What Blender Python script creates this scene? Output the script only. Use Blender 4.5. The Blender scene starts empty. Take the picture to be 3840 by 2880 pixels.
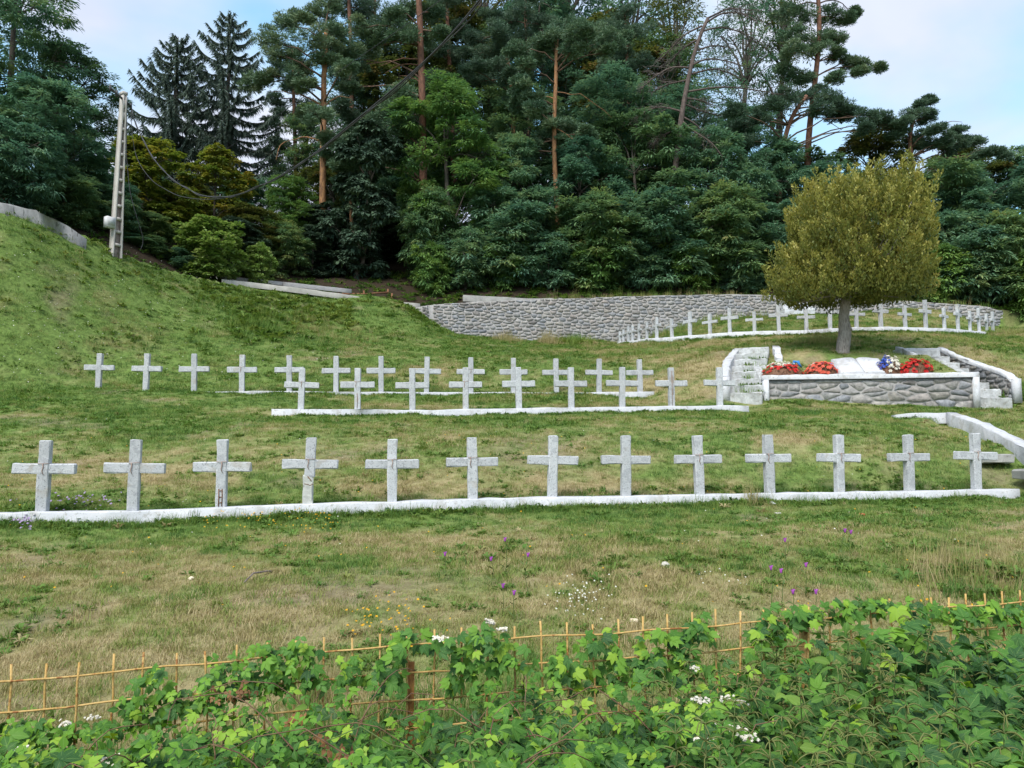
import bpy, bmesh, math, random
import numpy as np
from mathutils import Vector, Matrix

SC = bpy.context.scene
COL = SC.collection
random.seed(7)
RNG = np.random.default_rng(7)

# ------------------------------------------------------------------ camera
FPX = 773.0                      # focal length in pixels of a 1024 wide picture
PITCH = math.radians(5.0)
cam_d = bpy.data.cameras.new('camera')
cam_d.sensor_width = 36.0
cam_d.lens = 36.0 * FPX / 1024.0
cam_d.clip_start = 0.05
cam_d.clip_end = 2000
cam = bpy.data.objects.new('camera', cam_d)
cam.location = (0, 0, 0)
cam.rotation_euler = (math.radians(90) + PITCH, 0, 0)
COL.objects.link(cam)
SC.camera = cam

# ------------------------------------------------------------------ light
SUN_EL, SUN_AZ = math.radians(52), math.radians(205)   # azimuth clockwise from +Y
world = bpy.data.worlds.new('World')
SC.world = world
world.use_nodes = True
wn = world.node_tree.nodes
wl = world.node_tree.links
wn.clear()
w_out = wn.new('ShaderNodeOutputWorld')
w_bg = wn.new('ShaderNodeBackground')
w_sky = wn.new('ShaderNodeTexSky')
w_sky.sky_type = 'NISHITA'
w_sky.sun_disc = False
w_sky.sun_elevation = SUN_EL
w_sky.sun_rotation = SUN_AZ
w_sky.air_density = 1.0
w_sky.dust_density = 1.0
# a broken high cloud deck in front of the clear sky
w_tc = wn.new('ShaderNodeTexCoord')
w_map = wn.new('ShaderNodeMapping')
w_map.inputs['Scale'].default_value = (1.0, 1.0, 1.9)
w_map.inputs['Rotation'].default_value = (0, 0, math.radians(-12))
w_map.inputs['Location'].default_value = (5.2, 0.4, 0.9)
w_n1 = wn.new('ShaderNodeTexNoise')
w_n1.inputs['Scale'].default_value = 1.6
w_n1.inputs['Detail'].default_value = 6
w_n1.inputs['Roughness'].default_value = 0.45
w_r1 = wn.new('ShaderNodeValToRGB')
w_r1.color_ramp.elements[0].position = 0.36
w_r1.color_ramp.elements[0].color = (0, 0, 0, 1)
w_r1.color_ramp.elements[1].position = 0.50
w_r1.color_ramp.elements[1].color = (1, 1, 1, 1)
w_n2 = wn.new('ShaderNodeTexNoise')
w_n2.inputs['Scale'].default_value = 2.6
w_n2.inputs['Detail'].default_value = 5
w_n2.inputs['Distortion'].default_value = 0.6
w_r2 = wn.new('ShaderNodeValToRGB')
w_r2.color_ramp.elements[0].position = 0.33
w_r2.color_ramp.elements[0].color = (3.8, 4.25, 5.4, 1)
w_r2.color_ramp.elements[1].position = 0.62
w_r2.color_ramp.elements[1].color = (4.9, 5.2, 5.9, 1)
w_mix = wn.new('ShaderNodeMix')
w_mix.data_type = 'RGBA'
w_gain = wn.new('ShaderNodeMix')
w_gain.data_type = 'RGBA'
w_gain.blend_type = 'MULTIPLY'
w_gain.inputs['Factor'].default_value = 1.0
w_gain.inputs[7].default_value = (1.25, 2.0, 1.85, 1)    # thin bright veil in the clear gaps
wl.new(w_tc.outputs['Generated'], w_map.inputs['Vector'])
wl.new(w_map.outputs[0], w_n1.inputs['Vector'])
wl.new(w_map.outputs[0], w_n2.inputs['Vector'])
wl.new(w_n1.outputs['Fac'], w_r1.inputs['Fac'])
wl.new(w_n2.outputs['Fac'], w_r2.inputs['Fac'])
wl.new(w_sky.outputs[0], w_gain.inputs[6])
wl.new(w_r1.outputs['Color'], w_mix.inputs['Factor'])
wl.new(w_gain.outputs[2], w_mix.inputs[6])
wl.new(w_r2.outputs['Color'], w_mix.inputs[7])
wl.new(w_mix.outputs[2], w_bg.inputs['Color'])
w_bg.inputs['Strength'].default_value = 0.1
wl.new(w_bg.outputs[0], w_out.inputs['Surface'])

sun_d = bpy.data.lights.new('sun', 'SUN')
sun_d.energy = 2.3
sun_d.angle = math.radians(26)
sun_d.color = (1.0, 0.95, 0.88)
sun = bpy.data.objects.new('sun', sun_d)
sdir = Vector((math.sin(SUN_AZ) * math.cos(SUN_EL), math.cos(SUN_AZ) * math.cos(SUN_EL), math.sin(SUN_EL)))
sun.rotation_euler = (-sdir).to_track_quat('-Z', 'Y').to_euler()
sun.location = sdir * 60
COL.objects.link(sun)

SC.view_settings.view_transform = 'Standard'
SC.view_settings.look = 'None'
SC.view_settings.exposure = 0.9
SC.view_settings.gamma = 1.0
SC.view_settings.use_curve_mapping = False
SC.render.engine = 'CYCLES'
SC.cycles.use_denoising = True
SC.cycles.max_bounces = 6
SC.cycles.diffuse_bounces = 3
SC.cycles.glossy_bounces = 2
SC.cycles.transmission_bounces = 3
SC.cycles.transparent_max_bounces = 4
SC.cycles.caustics_reflective = False
SC.cycles.caustics_refractive = False
SC.render.film_transparent = False

# ------------------------------------------------------------------ surveying helpers
CP, SP = math.cos(PITCH), math.sin(PITCH)

def P(px, py, Y):
    """the point that stands Y metres up the slope from the viewer, sighted at px, py of the 1024 x 768 picture"""
    cx = (px - 512.0) / FPX
    cy = (384.0 - py) / FPX
    d = CP - cy * SP
    return Vector((cx / d * Y, Y, (SP + cy * CP) / d * Y))

def lerp(a, b, t):
    return a + (b - a) * t

def lin_depth(px, px0, Y0, px1, Y1):
    t = (px - px0) / (px1 - px0)
    return 1.0 / lerp(1.0 / Y0, 1.0 / Y1, t)

# value noise, vectorised
_LAT = np.random.default_rng(11).random((256, 256))
def vnoise(x, y):
    xi = np.floor(x).astype(int); yi = np.floor(y).astype(int)
    xf = x - xi; yf = y - yi
    u = xf * xf * (3 - 2 * xf); v = yf * yf * (3 - 2 * yf)
    a = _LAT[xi & 255, yi & 255]; b = _LAT[(xi + 1) & 255, yi & 255]
    c = _LAT[xi & 255, (yi + 1) & 255]; d = _LAT[(xi + 1) & 255, (yi + 1) & 255]
    return a * (1 - u) * (1 - v) + b * u * (1 - v) + c * (1 - u) * v + d * u * v

def fbm(x, y, octv=4, gain=0.5):
    x = np.asarray(x, float); y = np.asarray(y, float)
    s = np.zeros_like(x); a = 1.0; t = 0.0
    for k in range(octv):
        s = s + a * vnoise(x * 2 ** k + 17.3 * k, y * 2 ** k + 9.1 * k)
        t += a; a *= gain
    return s / t

# ------------------------------------------------------------------ object helpers
def tag(o, label=None, cat=None, group=None, kind=None):
    if label: o['label'] = label
    if cat: o['category'] = cat
    if group: o['group'] = group
    if kind: o['kind'] = kind
    return o

def empty(name, loc=(0, 0, 0), rz=0.0):
    o = bpy.data.objects.new(name, None)
    o.location = loc
    o.rotation_euler = (0, 0, rz)
    o.empty_display_size = 0.2
    COL.objects.link(o)
    return o

class Geo:
    """collects polygons (numpy) and turns them into ONE mesh object"""
    def __init__(self):
        self.v = []; self.f = []; self.n = 0; self.t = []; self.uv = []; self.mi = []
    def add(self, V, F, tint=0.5, uv=None, mi=0):
        V = np.asarray(V, float).reshape(-1, 3)
        F = np.asarray(F, int)
        if F.ndim == 1: F = F[None, :]
        self.v.append(V); self.f.append(F + self.n)
        self.mi.append(np.full(len(F), mi, int))
        tt = np.asarray(tint, float)
        self.t.append(np.broadcast_to(tt, (len(V),)).copy() if tt.ndim == 0 else tt)
        self.uv.append(np.zeros((len(V), 2)) if uv is None else np.asarray(uv, float))
        self.n += len(V)
        return self
    def box(self, c, s, M=None, tint=0.5, mi=0):
        x, y, z = s[0] / 2, s[1] / 2, s[2] / 2
        V = np.array([(-x,-y,-z),(x,-y,-z),(x,y,-z),(-x,y,-z),(-x,-y,z),(x,-y,z),(x,y,z),(-x,y,z)])
        if M is not None:
            V = V @ np.array(M.to_3x3()).T
        V = V + np.array(c)
        F = [(0,3,2,1),(4,5,6,7),(0,1,5,4),(1,2,6,5),(2,3,7,6),(3,0,4,7)]
        return self.add(V, F, tint, mi=mi)
    def tube(self, pts, rad, k=6, tint=0.5, cap=True, mi=0):
        pts = np.asarray(pts, float); n = len(pts)
        rad = np.broadcast_to(np.asarray(rad, float), (n,))
        T = np.gradient(pts, axis=0)
        T /= np.linalg.norm(T, axis=1)[:, None] + 1e-9
        ref = np.array([0.31, 0.22, 0.92]) if abs(T[0, 2]) < 0.8 else np.array([0.95, 0.3, 0.05])
        A = np.cross(T, ref); A /= np.linalg.norm(A, axis=1)[:, None] + 1e-9
        B = np.cross(T, A)
        ang = np.arange(k) * 2 * np.pi / k
        ring = np.cos(ang)[None, :, None] * A[:, None, :] + np.sin(ang)[None, :, None] * B[:, None, :]
        V = (pts[:, None, :] + ring * rad[:, None, None]).reshape(-1, 3)
        i = np.arange(n - 1)[:, None] * k; j = np.arange(k)[None, :]; j2 = (j + 1) % k
        F = np.stack([i + j, i + k + j, i + k + j2, i + j2], -1).reshape(-1, 4)
        tt = tint
        self.add(V, F, tt, mi=mi)
        if cap:
            self.f.append(np.array([[*(range(k))]]) + self.n - n * k); self.mi.append(np.array([mi]))
            self.f.append(np.array([[*(range(k - 1, -1, -1))]]) + self.n - k); self.mi.append(np.array([mi]))
        return self
    def mesh(self, name, mats, smooth=False):
        me = bpy.data.meshes.new(name)
        V = np.concatenate(self.v).astype(np.float32)
        me.vertices.add(len(V)); me.vertices.foreach_set('co', V.ravel())
        loops = np.concatenate([f.ravel() for f in self.f]).astype(np.int32)
        tot = np.concatenate([np.full(len(f), f.shape[1]) for f in self.f]).astype(np.int32)
        st = np.concatenate([[0], np.cumsum(tot)[:-1]]).astype(np.int32)
        me.loops.add(len(loops)); me.loops.foreach_set('vertex_index', loops)
        me.polygons.add(len(tot))
        me.polygons.foreach_set('loop_start', st)
        me.polygons.foreach_set('loop_total', tot)
        if not isinstance(mats, (list, tuple)): mats = [mats]
        for m in mats: me.materials.append(m)
        if len(mats) > 1:
            me.polygons.foreach_set('material_index', np.concatenate(self.mi).astype(np.int32))
        me.update(calc_edges=True)
        if smooth:
            me.polygons.foreach_set('use_smooth', np.ones(len(tot), bool))
        a = me.attributes.new('tint', 'FLOAT', 'POINT')
        a.data.foreach_set('value', np.concatenate(self.t).astype(np.float32))
        UV = np.concatenate(self.uv)
        if np.any(UV):
            u = me.uv_layers.new(name='UVMap')
            u.data.foreach_set('uv', UV[loops].astype(np.float32).ravel())
        me.validate()
        return me
    def obj(self, name, mats, parent=None, smooth=False, loc=None, rz=None):
        o = bpy.data.objects.new(name, self.mesh(name, mats, smooth))
        COL.objects.link(o)
        if parent is not None: o.parent = parent
        if loc is not None: o.location = loc
        if rz is not None: o.rotation_euler = (0, 0, rz)
        return o

def link_mesh(name, me, parent=None):
    o = bpy.data.objects.new(name, me)
    COL.objects.link(o)
    if parent is not None: o.parent = parent
    return o

# ------------------------------------------------------------------ materials
def new_mat(name):
    m = bpy.data.materials.new(name)
    m.use_nodes = True
    nt = m.node_tree
    nt.nodes.clear()
    return m, nt.nodes, nt.links

def leaf_mat(name, cols, hue_var=0.25, trans=0.34, rough=0.55, veins=False, attr='GEOMETRY', spec=0.3):
    """foliage: a ramp over the per-leaf 'tint', a random shift per object, some light through the blade"""
    m, N, L = new_mat(name)
    out = N.new('ShaderNodeOutputMaterial')
    at = N.new('ShaderNodeAttribute'); at.attribute_name = 'tint'; at.attribute_type = attr
    inf = N.new('ShaderNodeObjectInfo')
    add = N.new('ShaderNodeMath'); add.operation = 'MULTIPLY_ADD'
    sub = N.new('ShaderNodeMath'); sub.operation = 'SUBTRACT'; sub.inputs[1].default_value = 0.5
    L.new(inf.outputs['Random'], sub.inputs[0])
    L.new(sub.outputs[0], add.inputs[0]); add.inputs[1].default_value = hue_var
    L.new(at.outputs['Fac'], add.inputs[2])
    ramp = N.new('ShaderNodeValToRGB')
    els = ramp.color_ramp.elements
    while len(els) < len(cols): els.new(0.5)
    for i, c in enumerate(cols):
        els[i].position = i / (len(cols) - 1)
        els[i].color = (*c, 1)
    L.new(add.outputs[0], ramp.inputs['Fac'])
    colour = ramp.outputs['Color']
    if veins:
        uv = N.new('ShaderNodeUVMap')
        sep = N.new('ShaderNodeSeparateXYZ'); L.new(uv.outputs[0], sep.inputs[0])
        ab = N.new('ShaderNodeMath'); ab.operation = 'ABSOLUTE'; L.new(sep.outputs['Y'], ab.inputs[0])
        # side veins slant forward from the midrib
        sv = N.new('ShaderNodeMath'); sv.operation = 'MULTIPLY_ADD'; sv.inputs[1].default_value = -0.8
        L.new(ab.outputs[0], sv.inputs[0]); L.new(sep.outputs['X'], sv.inputs[2])
        fr = N.new('ShaderNodeMath'); fr.operation = 'PINGPONG'; fr.inputs[1].default_value = 0.075
        L.new(sv.outputs[0], fr.inputs[0])
        lt = N.new('ShaderNodeMath'); lt.operation = 'LESS_THAN'; lt.inputs[1].default_value = 0.012
        L.new(fr.outputs[0], lt.inputs[0])
        mr = N.new('ShaderNodeMath'); mr.operation = 'LESS_THAN'; mr.inputs[1].default_value = 0.022
        L.new(ab.outputs[0], mr.inputs[0])
        mx = N.new('ShaderNodeMath'); mx.operation = 'MULTIPLY_ADD'; mx.use_clamp = True
        L.new(lt.outputs[0], mx.inputs[0]); mx.inputs[1].default_value = 0.45; L.new(mr.outputs[0], mx.inputs[2])
        vm = N.new('ShaderNodeMix'); vm.data_type = 'RGBA'
        ml = N.new('ShaderNodeMath'); ml.operation = 'MULTIPLY'; ml.inputs[1].default_value = 0.5
        L.new(mx.outputs[0], ml.inputs[0]); L.new(ml.outputs[0], vm.inputs['Factor'])
        L.new(colour, vm.inputs[6])
        vm.inputs[7].default_value = (0.24, 0.36, 0.10, 1)
        colour = vm.outputs[2]
    p = N.new('ShaderNodeBsdfPrincipled')
    L.new(colour, p.inputs['Base Color'])
    p.inputs['Roughness'].default_value = rough
    p.inputs['Specular IOR Level'].default_value = spec
    tr = N.new('ShaderNodeBsdfTranslucent')
    hs = N.new('ShaderNodeHueSaturation'); hs.inputs['Hue'].default_value = 0.485
    hs.inputs['Saturation'].default_value = 1.1; hs.inputs['Value'].default_value = 1.2
    L.new(colour, hs.inputs['Color']); L.new(hs.outputs[0], tr.inputs['Color'])
    ms = N.new('ShaderNodeMixShader'); ms.inputs[0].default_value = trans
    L.new(p.outputs[0], ms.inputs[1]); L.new(tr.outputs[0], ms.inputs[2])
    L.new(ms.outputs[0], out.inputs['Surface'])
    return m

def noise_mat(name, c1, c2, scale=6, detail=6, rough=0.85, bump=0.3, bscale=40, lo=0.35, hi=0.65,
              speck=None, tintmix=None, stretch=(1, 1, 1), coord='Object'):
    """mineral or bark surface: two-tone noise, optional dark specks, bump"""
    m, N, L = new_mat(name)
    out = N.new('ShaderNodeOutputMaterial')
    tc = N.new('ShaderNodeTexCoord')
    mp = N.new('ShaderNodeMapping'); mp.inputs['Scale'].default_value = stretch
    L.new(tc.outputs[coord], mp.inputs['Vector'])
    inf = N.new('ShaderNodeObjectInfo')
    off = N.new('ShaderNodeVectorMath'); off.operation = 'MULTIPLY_ADD'
    L.new(inf.outputs['Random'], off.inputs[0]); off.inputs[1].default_value = (37, 23, 11)
    L.new(mp.outputs[0], off.inputs[2])
    vec = off.outputs[0]
    n1 = N.new('ShaderNodeTexNoise'); n1.inputs['Scale'].default_value = scale; n1.inputs['Detail'].default_value = detail
    n1.inputs['Roughness'].default_value = 0.6
    L.new(vec, n1.inputs['Vector'])
    r = N.new('ShaderNodeValToRGB')
    r.color_ramp.elements[0].position = lo; r.color_ramp.elements[0].color = (*c1, 1)
    r.color_ramp.elements[1].position = hi; r.color_ramp.elements[1].color = (*c2, 1)
    L.new(n1.outputs['Fac'], r.inputs['Fac'])
    colour = r.outputs['Color']
    if tintmix:
        at = N.new('ShaderNodeAttribute'); at.attribute_name = 'tint'
        tr = N.new('ShaderNodeValToRGB'); els = tr.color_ramp.elements
        while len(els) < len(tintmix): els.new(0.5)
        for i, c in enumerate(tintmix):
            els[i].position = i / (len(tintmix) - 1); els[i].color = (*c, 1)
        L.new(at.outputs['Fac'], tr.inputs['Fac'])
        mx = N.new('ShaderNodeMix'); mx.data_type = 'RGBA'; mx.blend_type = 'MULTIPLY'; mx.inputs['Factor'].default_value = 1
        L.new(colour, mx.inputs[6]); L.new(tr.outputs['Color'], mx.inputs[7])
        colour = mx.outputs[2]
    if speck:
        for sc_, thr, col, fac in speck:
            n2 = N.new('ShaderNodeTexNoise'); n2.inputs['Scale'].default_value = sc_; n2.inputs['Detail'].default_value = 3
            L.new(vec, n2.inputs['Vector'])
            r2 = N.new('ShaderNodeValToRGB')
            r2.color_ramp.elements[0].position = thr; r2.color_ramp.elements[0].color = (0, 0, 0, 1)
            r2.color_ramp.elements[1].position = min(thr + 0.07, 1); r2.color_ramp.elements[1].color = (fac, fac, fac, 1)
            L.new(n2.outputs['Fac'], r2.inputs['Fac'])
            mx = N.new('ShaderNodeMix'); mx.data_type = 'RGBA'
            L.new(r2.outputs['Color'], mx.inputs['Factor']); L.new(colour, mx.inputs[6])
            mx.inputs[7].default_value = (*col, 1)
            colour = mx.outputs[2]
    vr = N.new('ShaderNodeMapRange'); vr.inputs['To Min'].default_value = 0.86; vr.inputs['To Max'].default_value = 1.06
    L.new(inf.outputs['Random'], vr.inputs['Value'])
    hv = N.new('ShaderNodeHueSaturation'); L.new(vr.outputs[0], hv.inputs['Value']); L.new(colour, hv.inputs['Color'])
    colour = hv.outputs[0]
    p = N.new('ShaderNodeBsdfPrincipled')
    L.new(colour, p.inputs['Base Color'])
    p.inputs['Roughness'].default_value = rough
    p.inputs['Specular IOR Level'].default_value = 0.25
    if bump:
        nb = N.new('ShaderNodeTexNoise'); nb.inputs['Scale'].default_value = bscale; nb.inputs['Detail'].default_value = 5
        L.new(vec, nb.inputs['Vector'])
        b = N.new('ShaderNodeBump'); b.inputs['Strength'].default_value = bump; b.inputs['Distance'].default_value = 0.02
        L.new(nb.outputs['Fac'], b.inputs['Height']); L.new(b.outputs[0], p.inputs['Normal'])
    L.new(p.outputs[0], out.inputs['Surface'])
    return m

M_CROSS = noise_mat('weathered_white_concrete', (0.44, 0.45, 0.475), (0.56, 0.565, 0.585), scale=7, bump=0.35, bscale=60,
                    speck=[(46, 0.575, (0.17, 0.17, 0.19), 0.65), (7, 0.55, (0.30, 0.31, 0.34), 0.55), (3.5, 0.62, (0.40, 0.36, 0.31), 0.5)])
M_CROSS_REPAIR = noise_mat('repaired_grey_concrete', (0.40, 0.40, 0.38), (0.52, 0.52, 0.49), scale=9, bump=0.35, bscale=60,
                    speck=[(20, 0.62, (0.22, 0.21, 0.20), 0.7)])
M_WHITE = noise_mat('whitewash', (0.50, 0.51, 0.545), (0.60, 0.60, 0.625), scale=5, bump=0.35, bscale=35,
                    speck=[(3.0, 0.57, (0.36, 0.345, 0.32), 0.55), (16, 0.61, (0.33, 0.32, 0.30), 0.7), (45, 0.64, (0.22, 0.22, 0.21), 0.7)])
M_STEPWHITE = noise_mat('worn_whitewash', (0.34, 0.345, 0.345), (0.54, 0.545, 0.555), scale=6, bump=0.4, bscale=30,
                    speck=[(10, 0.57, (0.30, 0.29, 0.27), 0.8), (35, 0.62, (0.16, 0.16, 0.14), 0.7)])
M_CONC = noise_mat('grey_concrete', (0.25, 0.245, 0.235), (0.37, 0.365, 0.345), scale=4, bump=0.3, bscale=40,
                   speck=[(12, 0.62, (0.18, 0.17, 0.15), 0.6)])
M_PATH = noise_mat('pale_concrete_path', (0.33, 0.315, 0.29), (0.44, 0.42, 0.385), scale=3, bump=0.2)
M_MORTAR = noise_mat('lime_mortar', (0.26, 0.25, 0.245), (0.38, 0.365, 0.355), scale=8, bump=0.4, bscale=50,
                   speck=[(7, 0.62, (0.16, 0.15, 0.12), 0.6)])
STONES = [(0.60, 0.57, 0.56), (0.98, 0.94, 0.90), (0.78, 0.82, 0.90), (0.95, 0.90, 0.82), (0.66, 0.70, 0.78), (1.0, 0.98, 0.96), (0.92, 0.84, 0.80)]
M_STONE = noise_mat('rubble_stone', (0.21, 0.207, 0.21), (0.40, 0.385, 0.375), scale=9, bump=0.5, bscale=30, tintmix=STONES,
                   speck=[(14, 0.62, (0.10, 0.10, 0.10), 0.6)])
M_RUST = noise_mat('rusty_yellow_steel', (0.44, 0.26, 0.075), (0.56, 0.38, 0.15), scale=14, bump=0.3, bscale=80, rough=0.7,
                   speck=[(22, 0.58, (0.26, 0.10, 0.03), 0.9)])
M_RUSTDARK = noise_mat('brown_rust', (0.14, 0.07, 0.04), (0.26, 0.12, 0.06), scale=20, bump=0.4, bscale=80, rough=0.8)
M_RUSTSTAIN = noise_mat('rust_stain', (0.30, 0.17, 0.12), (0.46, 0.33, 0.28), scale=30, bump=0.2)
M_WIRE = noise_mat('black_cable', (0.035, 0.036, 0.04), (0.06, 0.06, 0.065), scale=10, bump=0, rough=0.6)
M_METAL = noise_mat('dark_steel', (0.05, 0.05, 0.055), (0.09, 0.09, 0.095), scale=10, bump=0, rough=0.5)
M_BOXGREY = noise_mat('grey_painted_box', (0.45, 0.45, 0.46), (0.56, 0.56, 0.57), scale=6, bump=0)
M_WOODGREY = noise_mat('weathered_board', (0.22, 0.215, 0.22), (0.34, 0.335, 0.34), scale=6, stretch=(1, 1, 9), bump=0.3)
M_BARK = noise_mat('grey_brown_bark', (0.055, 0.045, 0.038), (0.14, 0.12, 0.10), scale=5, stretch=(3, 3, 0.7), bump=0.7, bscale=18)
M_DEADTRUNK = noise_mat('dead_pine_bark', (0.060, 0.046, 0.042), (0.15, 0.112, 0.10), scale=5, stretch=(3, 3, 0.7), bump=0.8, bscale=14)
M_OLDWALL = noise_mat('weather_stained_concrete', (0.20, 0.20, 0.20), (0.36, 0.355, 0.35), scale=2.5, stretch=(1.5, 1.5, 0.6), bump=0.4, bscale=25, speck=[(6, 0.58, (0.09, 0.09, 0.085), 0.7)])
M_BARK_DEAD = noise_mat('dead_grey_wood', (0.085, 0.070, 0.068), (0.20, 0.165, 0.155), scale=5, stretch=(3, 3, 0.8), bump=0.4, bscale=18)
M_BARK_PINE = noise_mat('orange_pine_bark', (0.15, 0.075, 0.042), (0.36, 0.185, 0.085), scale=4, stretch=(3, 3, 0.8), bump=0.7, bscale=14,
                        speck=[(5, 0.60, (0.10, 0.07, 0.06), 0.7)])
M_BARK_RED = noise_mat('red_pine_bark', (0.10, 0.052, 0.038), (0.23, 0.11, 0.07), scale=4, stretch=(3, 3, 0.8), bump=0.7, bscale=14)
M_BARK_THUJA = noise_mat('pale_worn_bark', (0.16, 0.135, 0.12), (0.36, 0.32, 0.30), scale=6, stretch=(4, 4, 0.7), bump=0.7, bscale=16,
                        speck=[(6, 0.60, (0.07, 0.06, 0.05), 0.8)])
# ------------------------------------------------------------------ terrain
SX = 2.1602   # the survey below was read off a 2212 px wide print
FRONT_X = [91, 287, 478, 667, 847, 1021, 1193, 1352, 1511, 1663, 1814, 1965, 2109]
FRONT_B = [1104, 1103, 1096, 1087, 1083, 1077, 1073, 1071, 1068, 1065, 1063, 1060, 1057]
FRONT_T = [953, 951, 951, 947, 950, 946, 942, 942, 942, 940, 940, 940, 937]
MID_X = [650, 772, 891, 1006, 1121, 1234, 1344, 1451, 1555]
MID_B = [884, 884, 887, 885, 882, 881, 879, 878, 877]
MID_T = [796, 795, 795, 794, 793, 793, 793, 794, 793]
BACK_X = [212, 315, 419, 522, 625, 726, 823, 921, 1017, 1109, 1202, 1294, 1383]
BACK_B = [839, 845, 846, 846, 845, 847, 847, 848, 848, 848, 849, 848, 847]
BACK_T = [763, 763, 764, 766, 767, 769, 769, 770, 772, 773, 774, 775, 776]
def yF(px): return lin_depth(px, 0, 10.7, 1012, 13.8)
def yM(px): return lin_depth(px, 273, 18.6, 746, 19.9)
def yB(px): return lin_depth(px, 98, 21.6, 653, 23.1)
ARC_PX = [620, 623.4, 628.3, 632.5, 639, 647, 656.8, 672, 690, 710.2, 729.9, 754.6, 779, 806.6, 830.1, 856.6, 881, 905.4, 926, 944.6, 958.2, 970.2, 979.3, 987, 993.2]
ARC_PY = [342.5, 342, 341.2, 340.6, 339.9, 339.1, 338.2, 337.4, 335.7, 334.4, 332.7, 331.6, 331.2, 330.5, 329, 327.9, 327.3, 327.8, 328.2, 328.8, 330, 331.2, 331.6, 332.7, 333.2]
ARC_H = [11.4, 12.7, 15.2, 15.3, 16.5, 17.4, 21.4, 19, 24.5, 21, 25.3, 20.4, 27.3, 22.8, 29.5, 23.3, 27.8, 23, 28.7, 21.4, 26.5, 20.8, 24, 19.6, 22]
def yA(px):
    return float(np.interp(px, [615, 620, 632, 647, 672, 710, 755, 800, 840, 880, 926, 958, 979, 993, 1000],
                           [38.0, 37.6, 36, 34, 32, 30.4, 29.5, 29.1, 29.0, 29.2, 30, 31.6, 33.6, 35.6, 36.5]))

CREST = [(-260, 150, 21.0), (-120, 190, 23.0), (0, 222, 25), (90, 243, 28), (180, 277, 31), (250, 288, 33), (330, 297, 34.8),
         (410, 304, 36.3), (440, 303, 37), (520, 298, 37.8), (620, 295.5, 38.8), (740, 294, 39.6), (860, 299, 39.9),
         (960, 304, 39.6), (1000, 306, 39.2), (1090, 312, 38.6), (1250, 322, 38.0)]
CR = np.array([P(*c) for c in CREST])
def crest_y(X): return np.interp(X, CR[:, 0], CR[:, 1])
def crest_z(X): return np.interp(X, CR[:, 0], CR[:, 2])

ctrl = []
def c3(x, y, z): ctrl.append((x, y, z))
def cp(px, py, Y): ctrl.append(tuple(P(px, py, Y)))
for x in (-9, -4.5, 0, 4.5, 9): c3(x, 1.2, -1.95)
for x, y, z in ((-7, 4, -1.95), (-3, 4, -1.9), (0, 4.4, -1.85), (3, 5, -1.75), (6, 5.6, -1.65), (10, 6.2, -1.5)): c3(x, y, z)
for x, y, z in ((-7, 6.6, -1.58), (-3, 7, -1.5), (0, 7.3, -1.45), (4, 7.8, -1.32), (8, 8.4, -1.15),
                (-8, 8.8, -1.30), (-3, 9.4, -1.17), (1, 10, -1.05), (5, 10.6, -0.98), (10, 11.3, -0.88)): c3(x, y, z)
for px in (-120, 0, 130, 260, 390, 520, 650, 780, 880, 930, 965, 990, 1016, 1140):
    b = np.interp(px * SX, FRONT_X, FRONT_B) / SX
    h = np.interp(px, [0, 500, 1000], [0.17, 0.18, 0.14])
    q = P(px, b, yF(px))
    c3(q.x, q.y - 0.22, q.z - h - 0.01)
    if px < 1100: c3(q.x, q.y + 0.25, q.z - 0.03)
for q in ((-150, 500, 11.4), (0, 470, 13.2), (0, 440, 15), (0, 420, 17), (0, 400, 19.5), (120, 470, 13.3), (120, 437, 15.5), (120, 412, 18.4), (120, 400, 20),
          (250, 466, 13.4), (250, 432, 15.5), (250, 418, 17.5), (380, 464, 13.5), (380, 430, 15.7), (380, 418, 17.6),
          (510, 462, 13.7), (510, 428, 15.8), (510, 418, 17.6), (640, 460, 13.9), (640, 427, 16), (640, 417, 17.8),
          (760, 460, 14.1), (760, 426, 16.3), (760, 416, 18), (880, 462, 14.2), (880, 428, 16.3), (880, 416, 18.2), (960, 444, 15.4),
          (1060, 450, 14.6), (1040, 425, 16.6), (1030, 412, 18.8), (1100, 405, 20)):
    cp(*q)
for px in (273, 360, 450, 540, 630, 746):
    b = np.interp(px * SX, MID_X, MID_B) / SX
    q = P(px, b, yM(px)); c3(q.x, q.y - 0.2, q.z - 0.17); c3(q.x, q.y + 0.3, q.z - 0.03)
for px in (620, 632, 656.8, 690, 729.9, 779, 830.1, 881, 926, 958.2, 979.3, 993.2):
    q = P(px, float(np.interp(px, ARC_PX, ARC_PY)), yA(px))
    c3(q.x, q.y - 0.25, q.z - 0.24); c3(q.x, q.y + 0.35, q.z - 0.05)
for px, py, Y in ((952, 412.6, 18.5), (985, 424, 16.9), (1024, 443.5, 14.95), (1075, 466, 13.0)):
    q = P(px, py, Y); c3(q.x - 0.25, q.y - .05, q.z - 0.40); c3(q.x + 0.3, q.y + .05, q.z - 0.10)
for px, py, Y in ((894, 414.3, 18.75), (925, 413.2, 18.72)):
    q = P(px, py, Y); c3(q.x, q.y - .25, q.z - .14)
for t in (0.0, 0.33, 0.66, 1.0):
    c3(6.24 + 1.38 * t, 20.75 + 3.55 * t, 1.30 + 1.66 * t); c3(12.75 + .2 * t, 20.4 + 4.1 * t, 1.12 + 1.75 * t)
for px in (98, 200, 300, 400, 500, 600, 653):
    b = np.interp(px * SX, BACK_X, BACK_B) / SX
    q = P(px, b, yB(px))
    h = 0.02 if px < 220 else 0.10
    c3(q.x, q.y - 0.2, q.z - h); c3(q.x, q.y + 0.3, q.z - 0.02)
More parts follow.
